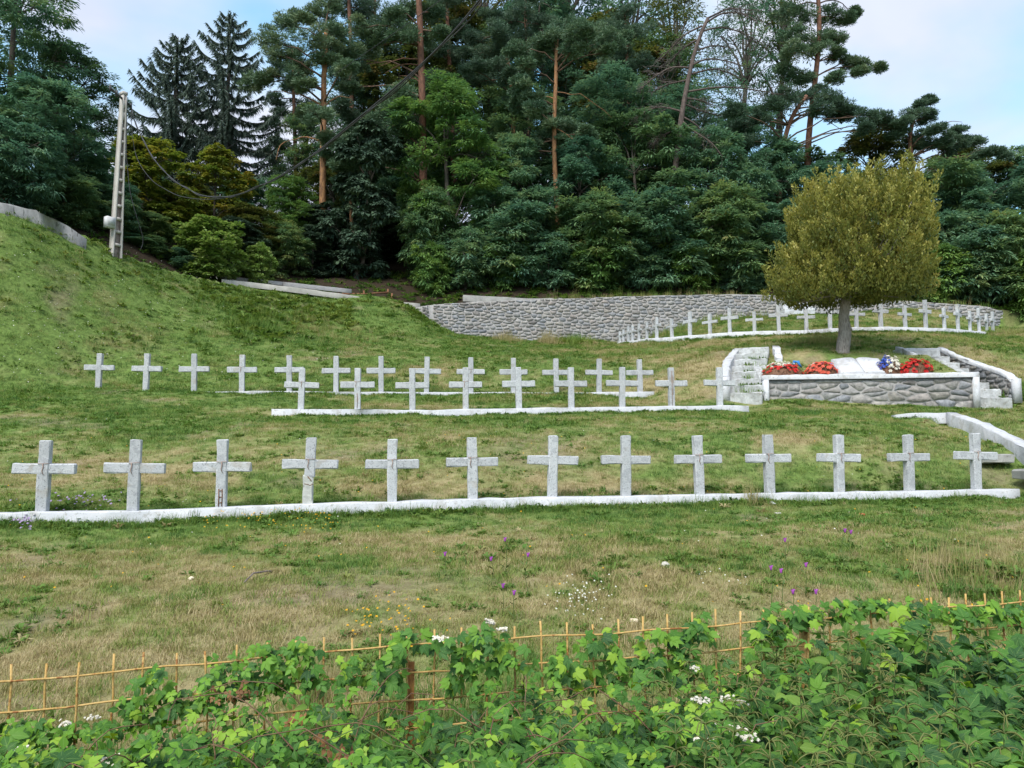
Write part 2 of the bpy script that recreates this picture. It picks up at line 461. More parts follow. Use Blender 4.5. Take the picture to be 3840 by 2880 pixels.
for q in ((400, 400.5, 20.8), (560, 400, 21.2), (690, 398, 21.6),
          (0, 378, 21.6), (100, 374, 23.4), (200, 368, 24.5), (300, 360, 26), (420, 356, 27.5), (520, 353, 29.5), (560, 366, 26), (440, 370, 25.4),
          (520, 341, 37.2), (440, 331, 36.4), (480, 337, 36.8), (600, 341, 38), (612, 344, 37.2), (650, 341.5, 33.5),
          (560, 347, 33), (650, 357, 27.5), (700, 355, 26), (690, 371, 24), (660, 383, 23.6), (690, 343, 30), (760, 342, 27.3), (843, 352, 23.6), (843, 340.5, 26.8),
          (930, 343, 26.4), (1000, 345, 28), (1060, 350, 27), (1024, 331, 33.5), (1120, 337, 33),
          (800, 354.5, 23.2), (890, 353, 23.4), (764, 404, 20.5), (870, 407, 20.4), (977, 409, 20.3), (1030, 400, 21), (1060, 382, 22.5),
          (715, 398, 20.9), (712, 372, 22.8), (722, 352, 24.4), (1030, 372, 23.6), (980, 350, 25.2),
          (740, 321.5, 33.5), (840, 319, 33), (930, 320, 33.5), (965, 318, 36), (840, 316, 38.4), (690, 328, 36), (700, 325, 38.2), (960, 322, 38.6),
          (0, 226, 24.6), (0, 260, 23.9), (0, 300, 23.2), (0, 340, 22.4), (90, 246, 27.6), (90, 300, 25.4), (90, 340, 24.2),
          (180, 280, 30.6), (180, 320, 27.6), (180, 350, 25.6), (250, 291, 32.6), (260, 330, 29), (330, 300, 34.3), (350, 332, 31),
          (410, 307, 35.8), (425, 322, 34.4), (-150, 300, 21.5), (-150, 190, 23), (-150, 420, 16.5), (-150, 470, 13)):
    cp(*q)
ctrl = np.array(ctrl)

def _tps_u(r2): return np.where(r2 > 1e-12, 0.5 * r2 * np.log(np.maximum(r2, 1e-12)), 0.0)
def tps_fit(C, lam=0.02):
    n = len(C); xy = C[:, :2]
    d2 = ((xy[:, None] - xy[None]) ** 2).sum(-1)
    K = _tps_u(d2) + lam * np.eye(n)
    Pm = np.c_[np.ones(n), xy]
    A = np.block([[K, Pm], [Pm.T, np.zeros((3, 3))]])
    return np.linalg.solve(A, np.r_[C[:, 2], np.zeros(3)])
_W = tps_fit(ctrl)
def lawn_z(X, Y):
    X = np.clip(np.asarray(X, float), -24, 24); Y = np.clip(np.asarray(Y, float), 1.2, 41)
    out = np.empty(X.size); xf, yf = X.ravel(), Y.ravel()
    for s in range(0, X.size, 8192):
        q = np.c_[xf[s:s + 8192], yf[s:s + 8192]]
        d2 = ((q[:, None] - ctrl[None, :, :2]) ** 2).sum(-1)
        out[s:s + 8192] = _tps_u(d2) @ _W[:-3] + np.c_[np.ones(len(q)), q] @ _W[-3:]
    return out.reshape(X.shape)

def hill_z(X, Y):
    X = np.asarray(X, float); Y = np.asarray(Y, float)
    d = np.maximum(Y - crest_y(X) - 0.4, 0)
    s = np.interp(X, [-30, -14, -9, -4, 2, 12, 24, 34], [0.34, 0.30, 0.40, 0.52, 0.57, 0.55, 0.48, 0.40])
    rise = s * np.minimum(d, 20) + 0.10 * np.clip(d - 20, 0, 60)
    return crest_z(X) - 0.12 + rise + 0.5 * (fbm(X * 0.3, Y * 0.3, 3) - 0.5) * np.clip(d / 4, 0, 1)

def ground_z(X, Y):
    X = np.asarray(X, float); Y = np.asarray(Y, float)
    cy = crest_y(X)
    lz = lawn_z(X, Y) + 0.10 * (fbm(X * 0.9, Y * 0.9, 3) - 0.5) + 0.05 * (fbm(X * 3.1, Y * 3.1, 2) - 0.5)
    z = np.where(Y > cy + 0.35, hill_z(X, Y), lz)
    # the road side the picture was taken from, flat and low
    return np.where(Y < 1.2, -1.95 + 0.02 * np.maximum(0, 1.2 - Y), z)
def gz(x, y): return float(ground_z(np.array([x]), np.array([y]))[0])

# patchiness of the sward: 0 fresh green .. 1 dry straw, plus bare earth
def dryness(X, Y):
    a = fbm(X * 0.55 + 3, Y * 0.8 + 5, 4, 0.55)
    b = fbm(X * 2.6 + 31, Y * 3.2 + 7, 3)
    d = 0.50 * a + 0.30 * b + 0.20 * fbm(X * 7 + 11, Y * 8 + 3, 2)
    near = np.interp(Y, [3, 5, 10.2, 11, 13, 16, 19, 22, 30, 38], [0.04, 0.10, 0.07, -0.02, 0.07, -0.01, -0.05, 0.01, -0.03, -0.08])
    left = np.interp(X, [-16, -9, -4, 2, 12], [-0.18, -0.12, -0.03, 0.03, 0.05]) * np.interp(Y, [14, 22], [0, 1])
    hillr = np.where((Y > 23) & (X > 3) & (X < 9), 0.06, 0)
    yb = np.clip(1 - np.abs(Y - yF_x(X) + 0.5) / 0.7, 0, 1) * -0.14      # lusher along the kerb foot
    return np.clip((d + near + left + hillr + yb - 0.415) / 0.27, 0, 1)
def yF_x(X): return 10.7 + (X + 7.09) * (3.1 / 16.02)
def bareness(X, Y):
    a = fbm(X * 0.9 + 71, Y * 1.1 + 13, 4)
    e = np.exp(-(((X - 0.35) / 0.9) ** 2 + ((Y - 14.3) / 0.8) ** 2))          # worn earth on the bank
    e2 = np.exp(-(((X - 7.7) / 0.8) ** 2 + ((Y - 7.6) / 0.5) ** 2)) * 0.7
    return np.clip((a - 0.66) / 0.14, 0, 1) * 0.6 + np.clip(e + e2, 0, 1) * np.clip(fbm(X * 2.2, Y * 2.2, 3) * 2.4 - 0.30, 0, 1)

xs = np.unique(np.r_[np.arange(-160, -40, 10), np.arange(-40, -20, 1.2), np.arange(-20, 26, 0.25), np.arange(26, 44, 1.2), np.arange(44, 170, 10)])
ys = np.unique(np.r_[np.arange(-90, 0, 6), np.arange(0, 41, 0.22), np.arange(41, 66, 0.8), np.arange(66, 180, 8)])
GX, GY = np.meshgrid(xs, ys, indexing='ij')
GZ = ground_z(GX, GY)
nx, ny = len(xs), len(ys)
idx = np.arange(nx * ny).reshape(nx, ny)
g = Geo()
gF = np.stack([idx[:-1, :-1], idx[1:, :-1], idx[1:, 1:], idx[:-1, 1:]], -1).reshape(-1, 4)
g.add(np.stack([GX, GY, GZ], -1).reshape(-1, 3), gF)

def ground_material():
    m, N, L = new_mat('meadow_ground')
    out = N.new('ShaderNodeOutputMaterial')
    a = N.new('ShaderNodeAttribute'); a.attribute_name = 'patch'
    sp = N.new('ShaderNodeSeparateColor'); L.new(a.outputs['Color'], sp.inputs[0])
    tc = N.new('ShaderNodeTexCoord')
    n = N.new('ShaderNodeTexNoise'); n.inputs['Scale'].default_value = 9; n.inputs['Detail'].default_value = 8; n.inputs['Roughness'].default_value = 0.7
    L.new(tc.outputs['Object'], n.inputs['Vector'])
    g1 = N.new('ShaderNodeValToRGB')
    g1.color_ramp.elements[0].position = 0.32; g1.color_ramp.elements[0].color = (0.065, 0.10, 0.026, 1)
    g1.color_ramp.elements[1].position = 0.68; g1.color_ramp.elements[1].color = (0.17, 0.25, 0.065, 1)
    L.new(n.outputs['Fac'], g1.inputs['Fac'])
    g2 = N.new('ShaderNodeValToRGB')
    g2.color_ramp.elements[0].position = 0.32; g2.color_ramp.elements[0].color = (0.20, 0.165, 0.08, 1)
    g2.color_ramp.elements[1].position = 0.68; g2.color_ramp.elements[1].color = (0.36, 0.30, 0.165, 1)
    L.new(n.outputs['Fac'], g2.inputs['Fac'])
    g3 = N.new('ShaderNodeValToRGB')
    g3.color_ramp.elements[0].position = 0.3; g3.color_ramp.elements[0].color = (0.13, 0.095, 0.065, 1)
    g3.color_ramp.elements[1].position = 0.7; g3.color_ramp.elements[1].color = (0.27, 0.205, 0.15, 1)
    L.new(n.outputs['Fac'], g3.inputs['Fac'])
    g4 = N.new('ShaderNodeValToRGB')      # leaf litter under the trees; also painted as shade under the vines
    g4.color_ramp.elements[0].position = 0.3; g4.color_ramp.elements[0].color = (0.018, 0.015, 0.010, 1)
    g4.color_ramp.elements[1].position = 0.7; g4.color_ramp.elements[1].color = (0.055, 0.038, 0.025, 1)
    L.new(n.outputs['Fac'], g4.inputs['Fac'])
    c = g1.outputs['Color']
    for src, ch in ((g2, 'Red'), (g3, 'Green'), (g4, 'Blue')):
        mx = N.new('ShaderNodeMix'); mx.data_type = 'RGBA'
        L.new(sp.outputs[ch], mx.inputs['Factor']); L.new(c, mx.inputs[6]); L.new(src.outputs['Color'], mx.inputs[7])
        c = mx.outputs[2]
    p = N.new('ShaderNodeBsdfPrincipled'); p.inputs['Roughness'].default_value = 0.95; p.inputs['Specular IOR Level'].default_value = 0.1
    L.new(c, p.inputs['Base Color'])
    b = N.new('ShaderNodeBump'); b.inputs['Strength'].default_value = 0.6; b.inputs['Distance'].default_value = 0.05
    L.new(n.outputs['Fac'], b.inputs['Height']); L.new(b.outputs[0], p.inputs['Normal'])
    L.new(p.outputs[0], out.inputs['Surface'])
    return m
M_GROUND = ground_material()
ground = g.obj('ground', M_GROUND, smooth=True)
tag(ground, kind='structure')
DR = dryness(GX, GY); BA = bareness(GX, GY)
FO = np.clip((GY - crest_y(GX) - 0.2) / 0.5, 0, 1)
FO = np.maximum(FO, np.clip((4.75 + .19 * GX - GY) / 0.4, 0, 1) * (GY > 1.9))  # dark strip below the vines: thicket shade put into the ground colour
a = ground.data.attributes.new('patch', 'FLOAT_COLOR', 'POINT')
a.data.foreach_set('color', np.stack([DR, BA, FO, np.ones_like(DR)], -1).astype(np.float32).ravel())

# ------------------------------------------------------------------ grass, scattered blades (nobody could count it)
SRC = bpy.data.collections.new('grass_sources')     # never linked to the scene: only the scatter reads it
M_GRASS = leaf_mat('grass_blades', [(0.060, 0.132, 0.034), (0.118, 0.218, 0.048), (0.205, 0.280, 0.068), (0.27, 0.26, 0.095), (0.385, 0.325, 0.165), (0.48, 0.405, 0.235)],
                   hue_var=0.0, trans=0.3, rough=0.7, attr='INSTANCER', spec=0.12)
def blade_tuft(name, n, spread, h, w, lean, seed):
    r = np.random.default_rng(seed)
    g = Geo()
    for k in range(n):
        a = r.random() * 6.283; d = spread * math.sqrt(r.random())
        b = np.array([math.cos(a) * d, math.sin(a) * d, -0.01])
        az = r.random() * 6.283; hh = h * (0.5 + 0.7 * r.random()); ln = lean * (0.3 + r.random()) * hh
        o = np.array([math.cos(az), math.sin(az), 0]); s = np.array([-o[1], o[0], 0]) * w * (0.7 + 0.6 * r.random()) / 2
        p1 = b + o * ln * 0.35 + np.array([0, 0, hh * 0.6]); p2 = b + o * ln + np.array([0, 0, hh])
        V = [b - s, b + s, p1 + s * 0.8, p1 - s * 0.8, p2]
        g.add(V, [(0, 1, 2, 3)]); g.f.append(np.array([(3, 2, 4)]) + g.n - 5); g.mi.append(np.array([0]))
    o = bpy.data.objects.new(name, g.mesh(name, M_GRASS))
    SRC.objects.link(o)
def weed_tuft(name, n, r0, w, seed):
    """broad low leaves: clover, plantain and yarrow rosettes in the sward"""
    r = np.random.default_rng(seed); g = Geo()
    for k in range(n):
        az = r.random() * 6.283; o = np.array([math.cos(az), math.sin(az), 0]); s = np.array([-o[1], o[0], 0])
        L_ = r0 * (0.5 + 0.7 * r.random()); up = 0.25 + 0.9 * r.random(); ww = w * (0.7 + 0.6 * r.random())
        b = o * 0.01; m1 = b + o * L_ * 0.5 + np.array([0, 0, L_ * up * 0.6]); t = b + o * L_ + np.array([0, 0, L_ * up * 0.5])
        g.add([b, m1 - s * ww / 2, t, m1 + s * ww / 2], [(0, 1, 2, 3)])
    o = bpy.data.objects.new(name, g.mesh(name, M_GRASS)); SRC.objects.link(o)
blade_tuft('tuft_a', 26, 0.10, 0.050, 0.0045, 1.0, 1)      # 0..3 mown
blade_tuft('tuft_b', 30, 0.13, 0.040, 0.005, 1.6, 2)
blade_tuft('tuft_c', 20, 0.09, 0.065, 0.005, 1.0, 3)
weed_tuft('tuft_d', 12, 0.07, 0.022, 4)
blade_tuft('tuft_e', 34, 0.16, 0.22, 0.006, 0.55, 5)       # 4 tall
blade_tuft('tuft_f', 14, 0.10, 0.42, 0.006, 0.35, 6)       # 5 very tall stalks
weed_tuft('tuft_g', 16, 0.16, 0.05, 7)                     # 6 big weeds

class Scatter:
    def __init__(self): self.p = []; self.r = []; self.s = []; self.i = []; self.t = []
    def add(self, p, rz, s, i, t, tilt=None):
        n = len(p)
        self.p.append(np.asarray(p, float)); self.s.append(np.broadcast_to(s, (n,))); self.i.append(np.broadcast_to(i, (n,)))
        self.t.append(np.broadcast_to(t, (n,)))
        R = np.zeros((n, 3)); R[:, 2] = rz
        if tilt is not None: R[:, :2] = tilt
        self.r.append(R)
    def obj(self, name, col):
        Pn = np.concatenate(self.p).astype(np.float32); n = len(Pn)
        me = bpy.data.meshes.new(name); me.vertices.add(n); me.vertices.foreach_set('co', Pn.ravel())
        for nm, ty, dat, key in (('rot', 'FLOAT_VECTOR', np.concatenate(self.r), 'vector'), ('scl', 'FLOAT', np.concatenate(self.s), 'value'),
                                 ('idx', 'INT', np.concatenate(self.i), 'value'), ('tint', 'FLOAT', np.concatenate(self.t), 'value')):
            at = me.attributes.new(nm, ty, 'POINT')
            at.data.foreach_set(key, np.ascontiguousarray(dat, dtype=np.int32 if ty == 'INT' else np.float32).ravel())
        o = bpy.data.objects.new(name, me); COL.objects.link(o)
        ng = bpy.data.node_groups.new(name + '_scatter', 'GeometryNodeTree')
        ng.interface.new_socket('Geometry', in_out='INPUT', socket_type='NodeSocketGeometry')
        ng.interface.new_socket('Geometry', in_out='OUTPUT', socket_type='NodeSocketGeometry')
        N, L = ng.nodes, ng.links
        gi = N.new('NodeGroupInput'); go = N.new('NodeGroupOutput')
        ci = N.new('GeometryNodeCollectionInfo'); ci.inputs['Collection'].default_value = col
        ci.inputs['Separate Children'].default_value = True; ci.inputs['Reset Children'].default_value = True
        ip = N.new('GeometryNodeInstanceOnPoints'); ip.inputs['Pick Instance'].default_value = True
        def na(nm, ty):
            q = N.new('GeometryNodeInputNamedAttribute'); q.data_type = ty; q.inputs['Name'].default_value = nm
            return q.outputs['Attribute']
        L.new(gi.outputs[0], ip.inputs['Points']); L.new(ci.outputs[0], ip.inputs['Instance'])
        L.new(na('idx', 'INT'), ip.inputs['Instance Index'])
        er = N.new('FunctionNodeEulerToRotation'); L.new(na('rot', 'FLOAT_VECTOR'), er.inputs[0])
        L.new(er.outputs[0], ip.inputs['Rotation'])
        L.new(na('scl', 'FLOAT'), ip.inputs['Scale'])
        L.new(ip.outputs[0], go.inputs[0])
        md = o.modifiers.new('scatter', 'NODES'); md.node_group = ng
        return o

def in_rect(X, Y, a, b, hw):
    """mask of points closer than hw to the segment a-b in plan"""
    ax, ay, bx, by = a[0], a[1], b[0], b[1]
    dx, dy = bx - ax, by - ay
    t = np.clip(((X - ax) * dx + (Y - ay) * dy) / (dx * dx + dy * dy), 0, 1)
    return np.hypot(X - ax - t * dx, Y - ay - t * dy) < hw
NO_GRASS = []     # (a, b, half width) footprints, filled as things are built
# ------------------------------------------------------------------ masonry helpers
ORD = ['first', 'second', 'third', 'fourth', 'fifth', 'sixth', 'seventh', 'eighth', 'ninth', 'tenth', 'eleventh', 'twelfth', 'thirteenth',
       'fourteenth', 'fifteenth', 'sixteenth', 'seventeenth', 'eighteenth', 'nineteenth', 'twentieth', 'twenty-first', 'twenty-second',
       'twenty-third', 'twenty-fourth', 'twenty-fifth']

def worn_box(name, s, mat, bevel=0.012, jit=0.004, cuts=4, axis=2, seed=0, wob=None):
    """a cast block with chipped, slightly uneven edges; origin at its centre"""
    bm = bmesh.new()
    bmesh.ops.create_cube(bm, size=1.0)
    for v in bm.verts:
        v.co = Vector((v.co.x * s[0], v.co.y * s[1], v.co.z * s[2]))
    ed = [e for e in bm.edges if abs((e.verts[0].co - e.verts[1].co)[axis]) > s[axis] * 0.9]
    bmesh.ops.subdivide_edges(bm, edges=ed, cuts=cuts, use_grid_fill=True)
    bmesh.ops.bevel(bm, geom=[e for e in bm.edges if len(e.link_faces) == 2 and e.calc_face_angle(0) > 0.5], offset=bevel, segments=1, affect='EDGES')
    r = random.Random(seed)
    for v in bm.verts:
        v.co += Vector((r.gauss(0, jit), r.gauss(0, jit), r.gauss(0, jit)))
        if wob: v.co += wob(v.co)
    bm.normal_update()
    me = bpy.data.meshes.new(name)
    bm.to_mesh(me); bm.free()
    me.materials.append(mat)
    return me

def sweep(g, pts, w, h, jit=0.01, ch=0.018, seed=1, n_per_m=3, tint=0.5):
    """a low wall or kerb whose top runs through pts; w wide, h deep, with chamfered uneven arrises"""
    r = np.random.default_rng(seed)
    pts = np.array([tuple(p) for p in pts], float)
    d = np.r_[0, np.cumsum(np.linalg.norm(np.diff(pts, axis=0), axis=1))]
    n = max(2, int(d[-1] * n_per_m))
    t = np.linspace(0, d[-1], n)
    c = np.stack([np.interp(t, d, pts[:, k]) for k in range(3)], 1)
    T = np.gradient(c, axis=0)[:, :2]; T /= np.linalg.norm(T, axis=1)[:, None]
    S = np.c_[T[:, 1], -T[:, 0], np.zeros(n)]
    prof = [(-w / 2, -h), (-w / 2, -ch), (-w / 2 + ch, 0), (w / 2 - ch, 0), (w / 2, -ch), (w / 2, -h)]
    V = np.stack([c + S * (a + 0) + np.array([0, 0, b]) for a, b in prof], 1)
    V[:, 1:5] += r.normal(0, jit, (n, 4, 3)) * np.array([1, 1, 0.7])
    k = len(prof)
    i = np.arange(n - 1)[:, None] * k; j = np.arange(k - 1)[None, :]
    F = np.stack([i + j, i + j + 1, i + k + j + 1, i + k + j], -1).reshape(-1, 4)
    g.add(V.reshape(-1, 3), F, tint)
    e0 = g.n - n * k
    g.f.append(np.array([[e0 + q for q in range(k - 1, -1, -1)]])); g.f.append(np.array([[g.n - k + q for q in range(k)]])); g.mi += [np.array([0]), np.array([0])]
    return g

def clip_poly(poly, p, nrm):
    out = []
    for a, b in zip(poly, poly[1:] + poly[:1]):
        da = (a[0] - p[0]) * nrm[0] + (a[1] - p[1]) * nrm[1]
        db = (b[0] - p[0]) * nrm[0] + (b[1] - p[1]) * nrm[1]
        if da <= 0: out.append(a)
        if (da < 0) != (db < 0) and abs(da - db) > 1e-9:
            t = da / (da - db); out.append((a[0] + (b[0] - a[0]) * t, a[1] + (b[1] - a[1]) * t))
    return out

def rubble_cells(L, zlo, zhi, cw, chh, seed):
    """random stone outlines (Voronoi cells, squashed) over a wall face of length L between zlo(s) and zhi(s)"""
    r = random.Random(seed)
    asp = cw / chh
    z0 = min(zlo(L * k / 20) for k in range(21)); z1 = max(zhi(L * k / 20) for k in range(21))
    seeds = []
    z = z0 + chh * 0.3; row = 0
    while z < z1 + chh * 0.3:
        s = (row % 2) * cw * 0.5
        while s < L + cw * 0.3:
            seeds.append((s + r.uniform(-.36, .36) * cw, (z + r.uniform(-.38, .38) * chh) * asp))
            s += cw * r.uniform(0.7, 1.35)
        z += chh * r.uniform(0.85, 1.15); row += 1
    sd = np.array(seeds)
    cells = []
    for i, (sx, sy) in enumerate(seeds):
        d = (sd[:, 0] - sx) ** 2 + (sd[:, 1] - sy) ** 2
        near = np.argsort(d)[1:16]
        poly = [(sx - 2 * cw, sy - 2 * cw), (sx + 2 * cw, sy - 2 * cw), (sx + 2 * cw, sy + 2 * cw), (sx - 2 * cw, sy + 2 * cw)]
        for q in near:
            m = ((sx + sd[q, 0]) / 2, (sy + sd[q, 1]) / 2); nn = (sd[q, 0] - sx, sd[q, 1] - sy)
            poly = clip_poly(poly, m, nn)
            if len(poly) < 3: break
        if len(poly) < 3: continue
        poly = [(a, b / asp) for a, b in poly]
        for p_, n_ in (((0, 0), (-1, 0)), ((L, 0), (1, 0))):
            poly = clip_poly(poly, p_, n_)
            if len(poly) < 3: break
        if len(poly) < 3: continue
        cs = sum(p[0] for p in poly) / len(poly)
        poly = clip_poly(poly, (0, zhi(min(max(cs, 0), L)) - 0.012), (0, 1))
        if len(poly) >= 3: poly = clip_poly(poly, (0, zlo(min(max(cs, 0), L))), (0, -1))
        if len(poly) < 3: continue
        ar = 0.5 * abs(sum(a[0] * b[1] - b[0] * a[1] for a, b in zip(poly, poly[1:] + poly[:1])))
        if ar < 0.005 * cw / 0.3: continue
        cells.append((ar, poly))
    return cells

def stone_geo(g, poly, to3d, joint, depth, rnd):
    """one rubble stone: outline drawn in by half the joint, rounded corners, face proud of the mortar"""
    q = []
    n = len(poly)
    for i in range(n):
        a, b = poly[i], poly[(i + 1) % n]
        q.append((a[0] * .86 + b[0] * .14, a[1] * .86 + b[1] * .14)); q.append((a[0] * .14 + b[0] * .86, a[1] * .14 + b[1] * .86))
    cx = sum(p[0] for p in q) / len(q); cy = sum(p[1] for p in q) / len(q)
    def ring(inset, d, jit):
        out = []
        for x, y in q:
            l = math.hypot(x - cx, y - cy) + 1e-6
            f = max(0.2, (l - inset) / l)
            out.append(to3d(cx + (x - cx) * f + rnd.gauss(0, jit), cy + (y - cy) * f + rnd.gauss(0, jit), d + rnd.gauss(0, jit * .6)))
        return out
    k = len(q)
    r0 = ring(joint, -0.02, 0.0); r1 = ring(joint + 0.012 + 0.02 * rnd.random(), depth, 0.004)
    c = to3d(cx, cy, depth * (1.05 + 0.25 * rnd.random()))
    V = r0 + r1 + [c]
    tint = rnd.random()
    g.add(V, [(i, (i + 1) % k, k + (i + 1) % k, k + i) for i in range(k)], tint)
    g.f.append(np.array([(k + i, k + (i + 1) % k, 2 * k) for i in range(k)]) + g.n - len(V)); g.mi.append(np.zeros(k, int))
    return tint

def lay_stones(parent, L, zlo, zhi, to3d, cw, ch, joint, depth, seed, most=300, limit=9999):
    cells = rubble_cells(L, zlo, zhi, cw, ch, seed)
    rnd = random.Random(seed)
    cells.sort(key=lambda c: -c[0])
    rest = Geo()
    for i, (ar, poly) in enumerate(cells):
        if i < most:
            g = Geo(); stone_geo(g, poly, to3d, joint, depth * rnd.uniform(.6, 1.3), rnd)
            g.obj('stone', M_STONE, parent)
        else:
            stone_geo(rest, poly, to3d, joint, depth * rnd.uniform(.6, 1.3), rnd)
    if rest.n: tag(rest.obj('stones', M_STONE, parent), kind='stuff')
    return len(cells)

# ------------------------------------------------------------------ crosses
def cross_meshes(W, upw, dep, barh, H, seed, mat, barw=None):
    up = worn_box('upright', (upw, dep, H + 0.12), mat, seed=seed)
    for v in up.vertices: v.co.z += (H - 0.12) / 2
    bar = worn_box('crossbar', (W, dep - 0.016, barh), mat, seed=seed + 50, axis=0)
    for v in bar.vertices: v.co.z += H * 0.595
    return up, bar
CROSS_SETS = {
    'front': [cross_meshes(0.80, 0.145, 0.125, 0.140, 0.98, s, M_CROSS) for s in range(4)],
    'mid': [cross_meshes(0.82, 0.145, 0.125, 0.145, 0.98, 20 + s, M_CROSS) for s in range(3)],
    'arc': [cross_meshes(0.70, 0.135, 0.115, 0.13, 1.0, 40 + s, M_CROSS) for s in range(3)],
}
M_TIE = noise_mat('faded_rust_tie', (0.26, 0.15, 0.11), (0.44, 0.33, 0.29), scale=30, bump=0)
def tie_mesh(seed):
    """rusty streak of wire wound over the joint"""
    r = random.Random(seed); g = Geo()
    z = 0.583; y = -0.069
    x0 = r.uniform(-.045, 0.0)
    g.tube([(x0, y, z + 0.075), (x0 + .012, y - .006, z + .03), (x0 - .004, y - .004, z - .03), (x0 + .02, y - .004, z - .085)], [.008, .006, .006, .003], 5)
    g.tube([(-.078, y, z + .076), (-.02, y - .006, z + .072), (.03, y - .004, z + .078), (.08, y, z + .073)], .0035, 5)
    if r.random() < .5: g.tube([(x0 + .05, y, z + 0.07), (x0 + .035, y - .006, z + .02), (x0 + .03, y - .002, z - .02)], [.006, .004, .003], 5)
    return g.mesh('rust_tie', M_TIE)
TIES = [tie_mesh(s) for s in range(4)]

def place_cross(kind, i, base, rz, H, H0, label, group, name='grave_cross', tie=None, sx=1.0):
    root = empty(name, base, rz)
    k = H / H0
    root.scale = (sx, sx, k)
    tag(root, label, 'cross', group)
    up, bar = CROSS_SETS[kind][i % len(CROSS_SETS[kind])]
    link_mesh('upright', up, root); link_mesh('crossbar', bar, root)
    if kind != 'front': root.rotation_euler[1] = rr.uniform(-.02, .02)
    if tie is not None: link_mesh('rust_tie', TIES[tie % 4], root)
    return root

rr = random.Random(5)
FRONT_TAIL = ['with a broad side face', 'with a rust streak', 'with rusty bars at its broken foot',
              'with a cracked patched shaft', 'with faint rust', 'before bare worn earth', 'with a clean joint', 'with a dark speckled crossbar',
              'with a rusty joint', 'with a brown streaked joint', 'with a reddish tie', 'with a thin rust tie', 'before the sloping wall']
a_front = math.atan2(3.1, 16.02)
front_pts = []
for i, (x, b, t) in enumerate(zip(FRONT_X, FRONT_B, FRONT_T)):
    px = x / SX
    Y = yF(px)
    p = P(px, b / SX, Y)
    H = (b - t) / SX / FPX * Y
    front_pts.append(p)
    tie = None if i in (6, 7) else i
    root = place_cross('front', i, p, a_front + rr.uniform(-.05, .05), H, 0.98,
                f'white cross {FRONT_TAIL[i]}, {ORD[i]} from left in front row', 'crosses in the front row', tie=tie)
    root.rotation_euler[1] = rr.uniform(-.018, .022); root.rotation_euler[0] = rr.uniform(-.02, .02)
    if i == 2:      # spalled foot with exposed bars
        g = Geo()
        for xx in (-0.028, 0.018): g.tube([(xx, -.066, .02), (xx + .004, -.069, .15), (xx, -.066, .27)], .007, 5)
        for zz in (0.07, .15, .24): g.tube([(-.03, -.067, zz), (.022, -.067, zz + .005)], .005, 5)
        g.obj('reinforcing_bars', M_RUSTDARK, root)
        tag(root.children[0], 'upright with its foot broken open')
    if i == 3:      # shaft broken below the joint and patched askew
        up = [c for c in root.children if c.name.startswith('upright')][0]
        me = up.data.copy(); up.data = me
        for v in me.vertices:
            if v.co.z < 0.40: v.co.z = 0.40 + (v.co.z - 0.40) * 0.02
        low = worn_box('lower_shaft', (0.15, 0.13, 0.52), M_CROSS_REPAIR, seed=91, jit=0.006)
        for v in low.vertices:
            v.co.z += 0.16; v.co.x += -0.022
        o = link_mesh('lower_shaft', low, root); tag(o, 'grey patched lower shaft set askew')
        g = Geo()
        g.tube([(-.03, -.067, .40), (.005, -.069, .36), (.03, -.066, .33)], .006, 4)
        g.tube([(-.075, -.063, .29), (-.02, -.067, .28), (.01, -.068, .265), (.05, -.063, .29)], .005, 4)
        g.obj('crack', M_RUSTDARK, root)
k0 = P(-90, 514.5, lin_depth(-90, 0, 10.7, 1012, 13.8)); kL = P(0, 512.6, 10.7)
kp = [k0, kL] + front_pts + [P(1013, 1056.5 / SX, 13.82)]
g = Geo(); sweep(g, [p + Vector((0, -.02, 0)) for p in kp], 0.24, 0.36, jit=0.007, seed=3, n_per_m=4)
tag(g.obj('grave_kerb', M_WHITE), 'long whitewashed kerb under the front row of crosses', 'kerb')
NO_GRASS.append((k0, kL, .13)); NO_GRASS.append((kL, front_pts[6], .14)); NO_GRASS.append((front_pts[6], kp[-1], .14))

a_mid = math.atan2(yM(746) - yM(273), P(746, 0, yM(746)).x - P(273, 0, yM(273)).x)
MID_TAIL = ['brown stained', 'split', 'plain', 'speckled', 'upright', 'lean', 'pale', 'cracked', 'clean']
mp_ = []
for i, (x, b, t) in enumerate(zip(MID_X, MID_B, MID_T)):
    px = x / SX; Y = yM(px); p = P(px, b / SX, Y); mp_.append(p)
    look = {0: 'brown stained concrete cross with dirty arms', 1: 'white concrete cross with a dark split down its foot', 7: 'white concrete cross with dark vertical cracks'}.get(i, 'white concrete cross')
    tail = ', beside the stone steps' if i == 8 else ''
    root = place_cross('mid', i, p, a_mid + rr.uniform(-.06, .06), (b - t) / SX / FPX * Y, 0.98,
                f'{look}, {ORD[i]} from left in middle row{tail}', 'crosses in the middle row', tie=(i if i in (0, 1, 3) else None))
    if i in (1, 7):
        g = Geo(); g.tube([(.0, -.066, .02), (.008, -.068, .2), (-.004, -.066, .38 if i == 1 else .9)], .006, 4)
        if i == 7: g.tube([(.03, -.066, .3), (.028, -.068, .8)], .005, 4)
        g.obj('crack', M_RUSTDARK, root)
kp = [P(273, 883.5 / SX, yM(273))] + mp_ + [P(746.5, 877 / SX, yM(746))]
g = Geo(); sweep(g, [p + Vector((0, -.03, 0)) for p in kp], 0.26, 0.34, jit=0.01, seed=4)
tag(g.obj('grave_kerb', M_WHITE), 'white kerb under the middle row of nine crosses', 'kerb')
NO_GRASS.append((kp[0], kp[-1], .15))

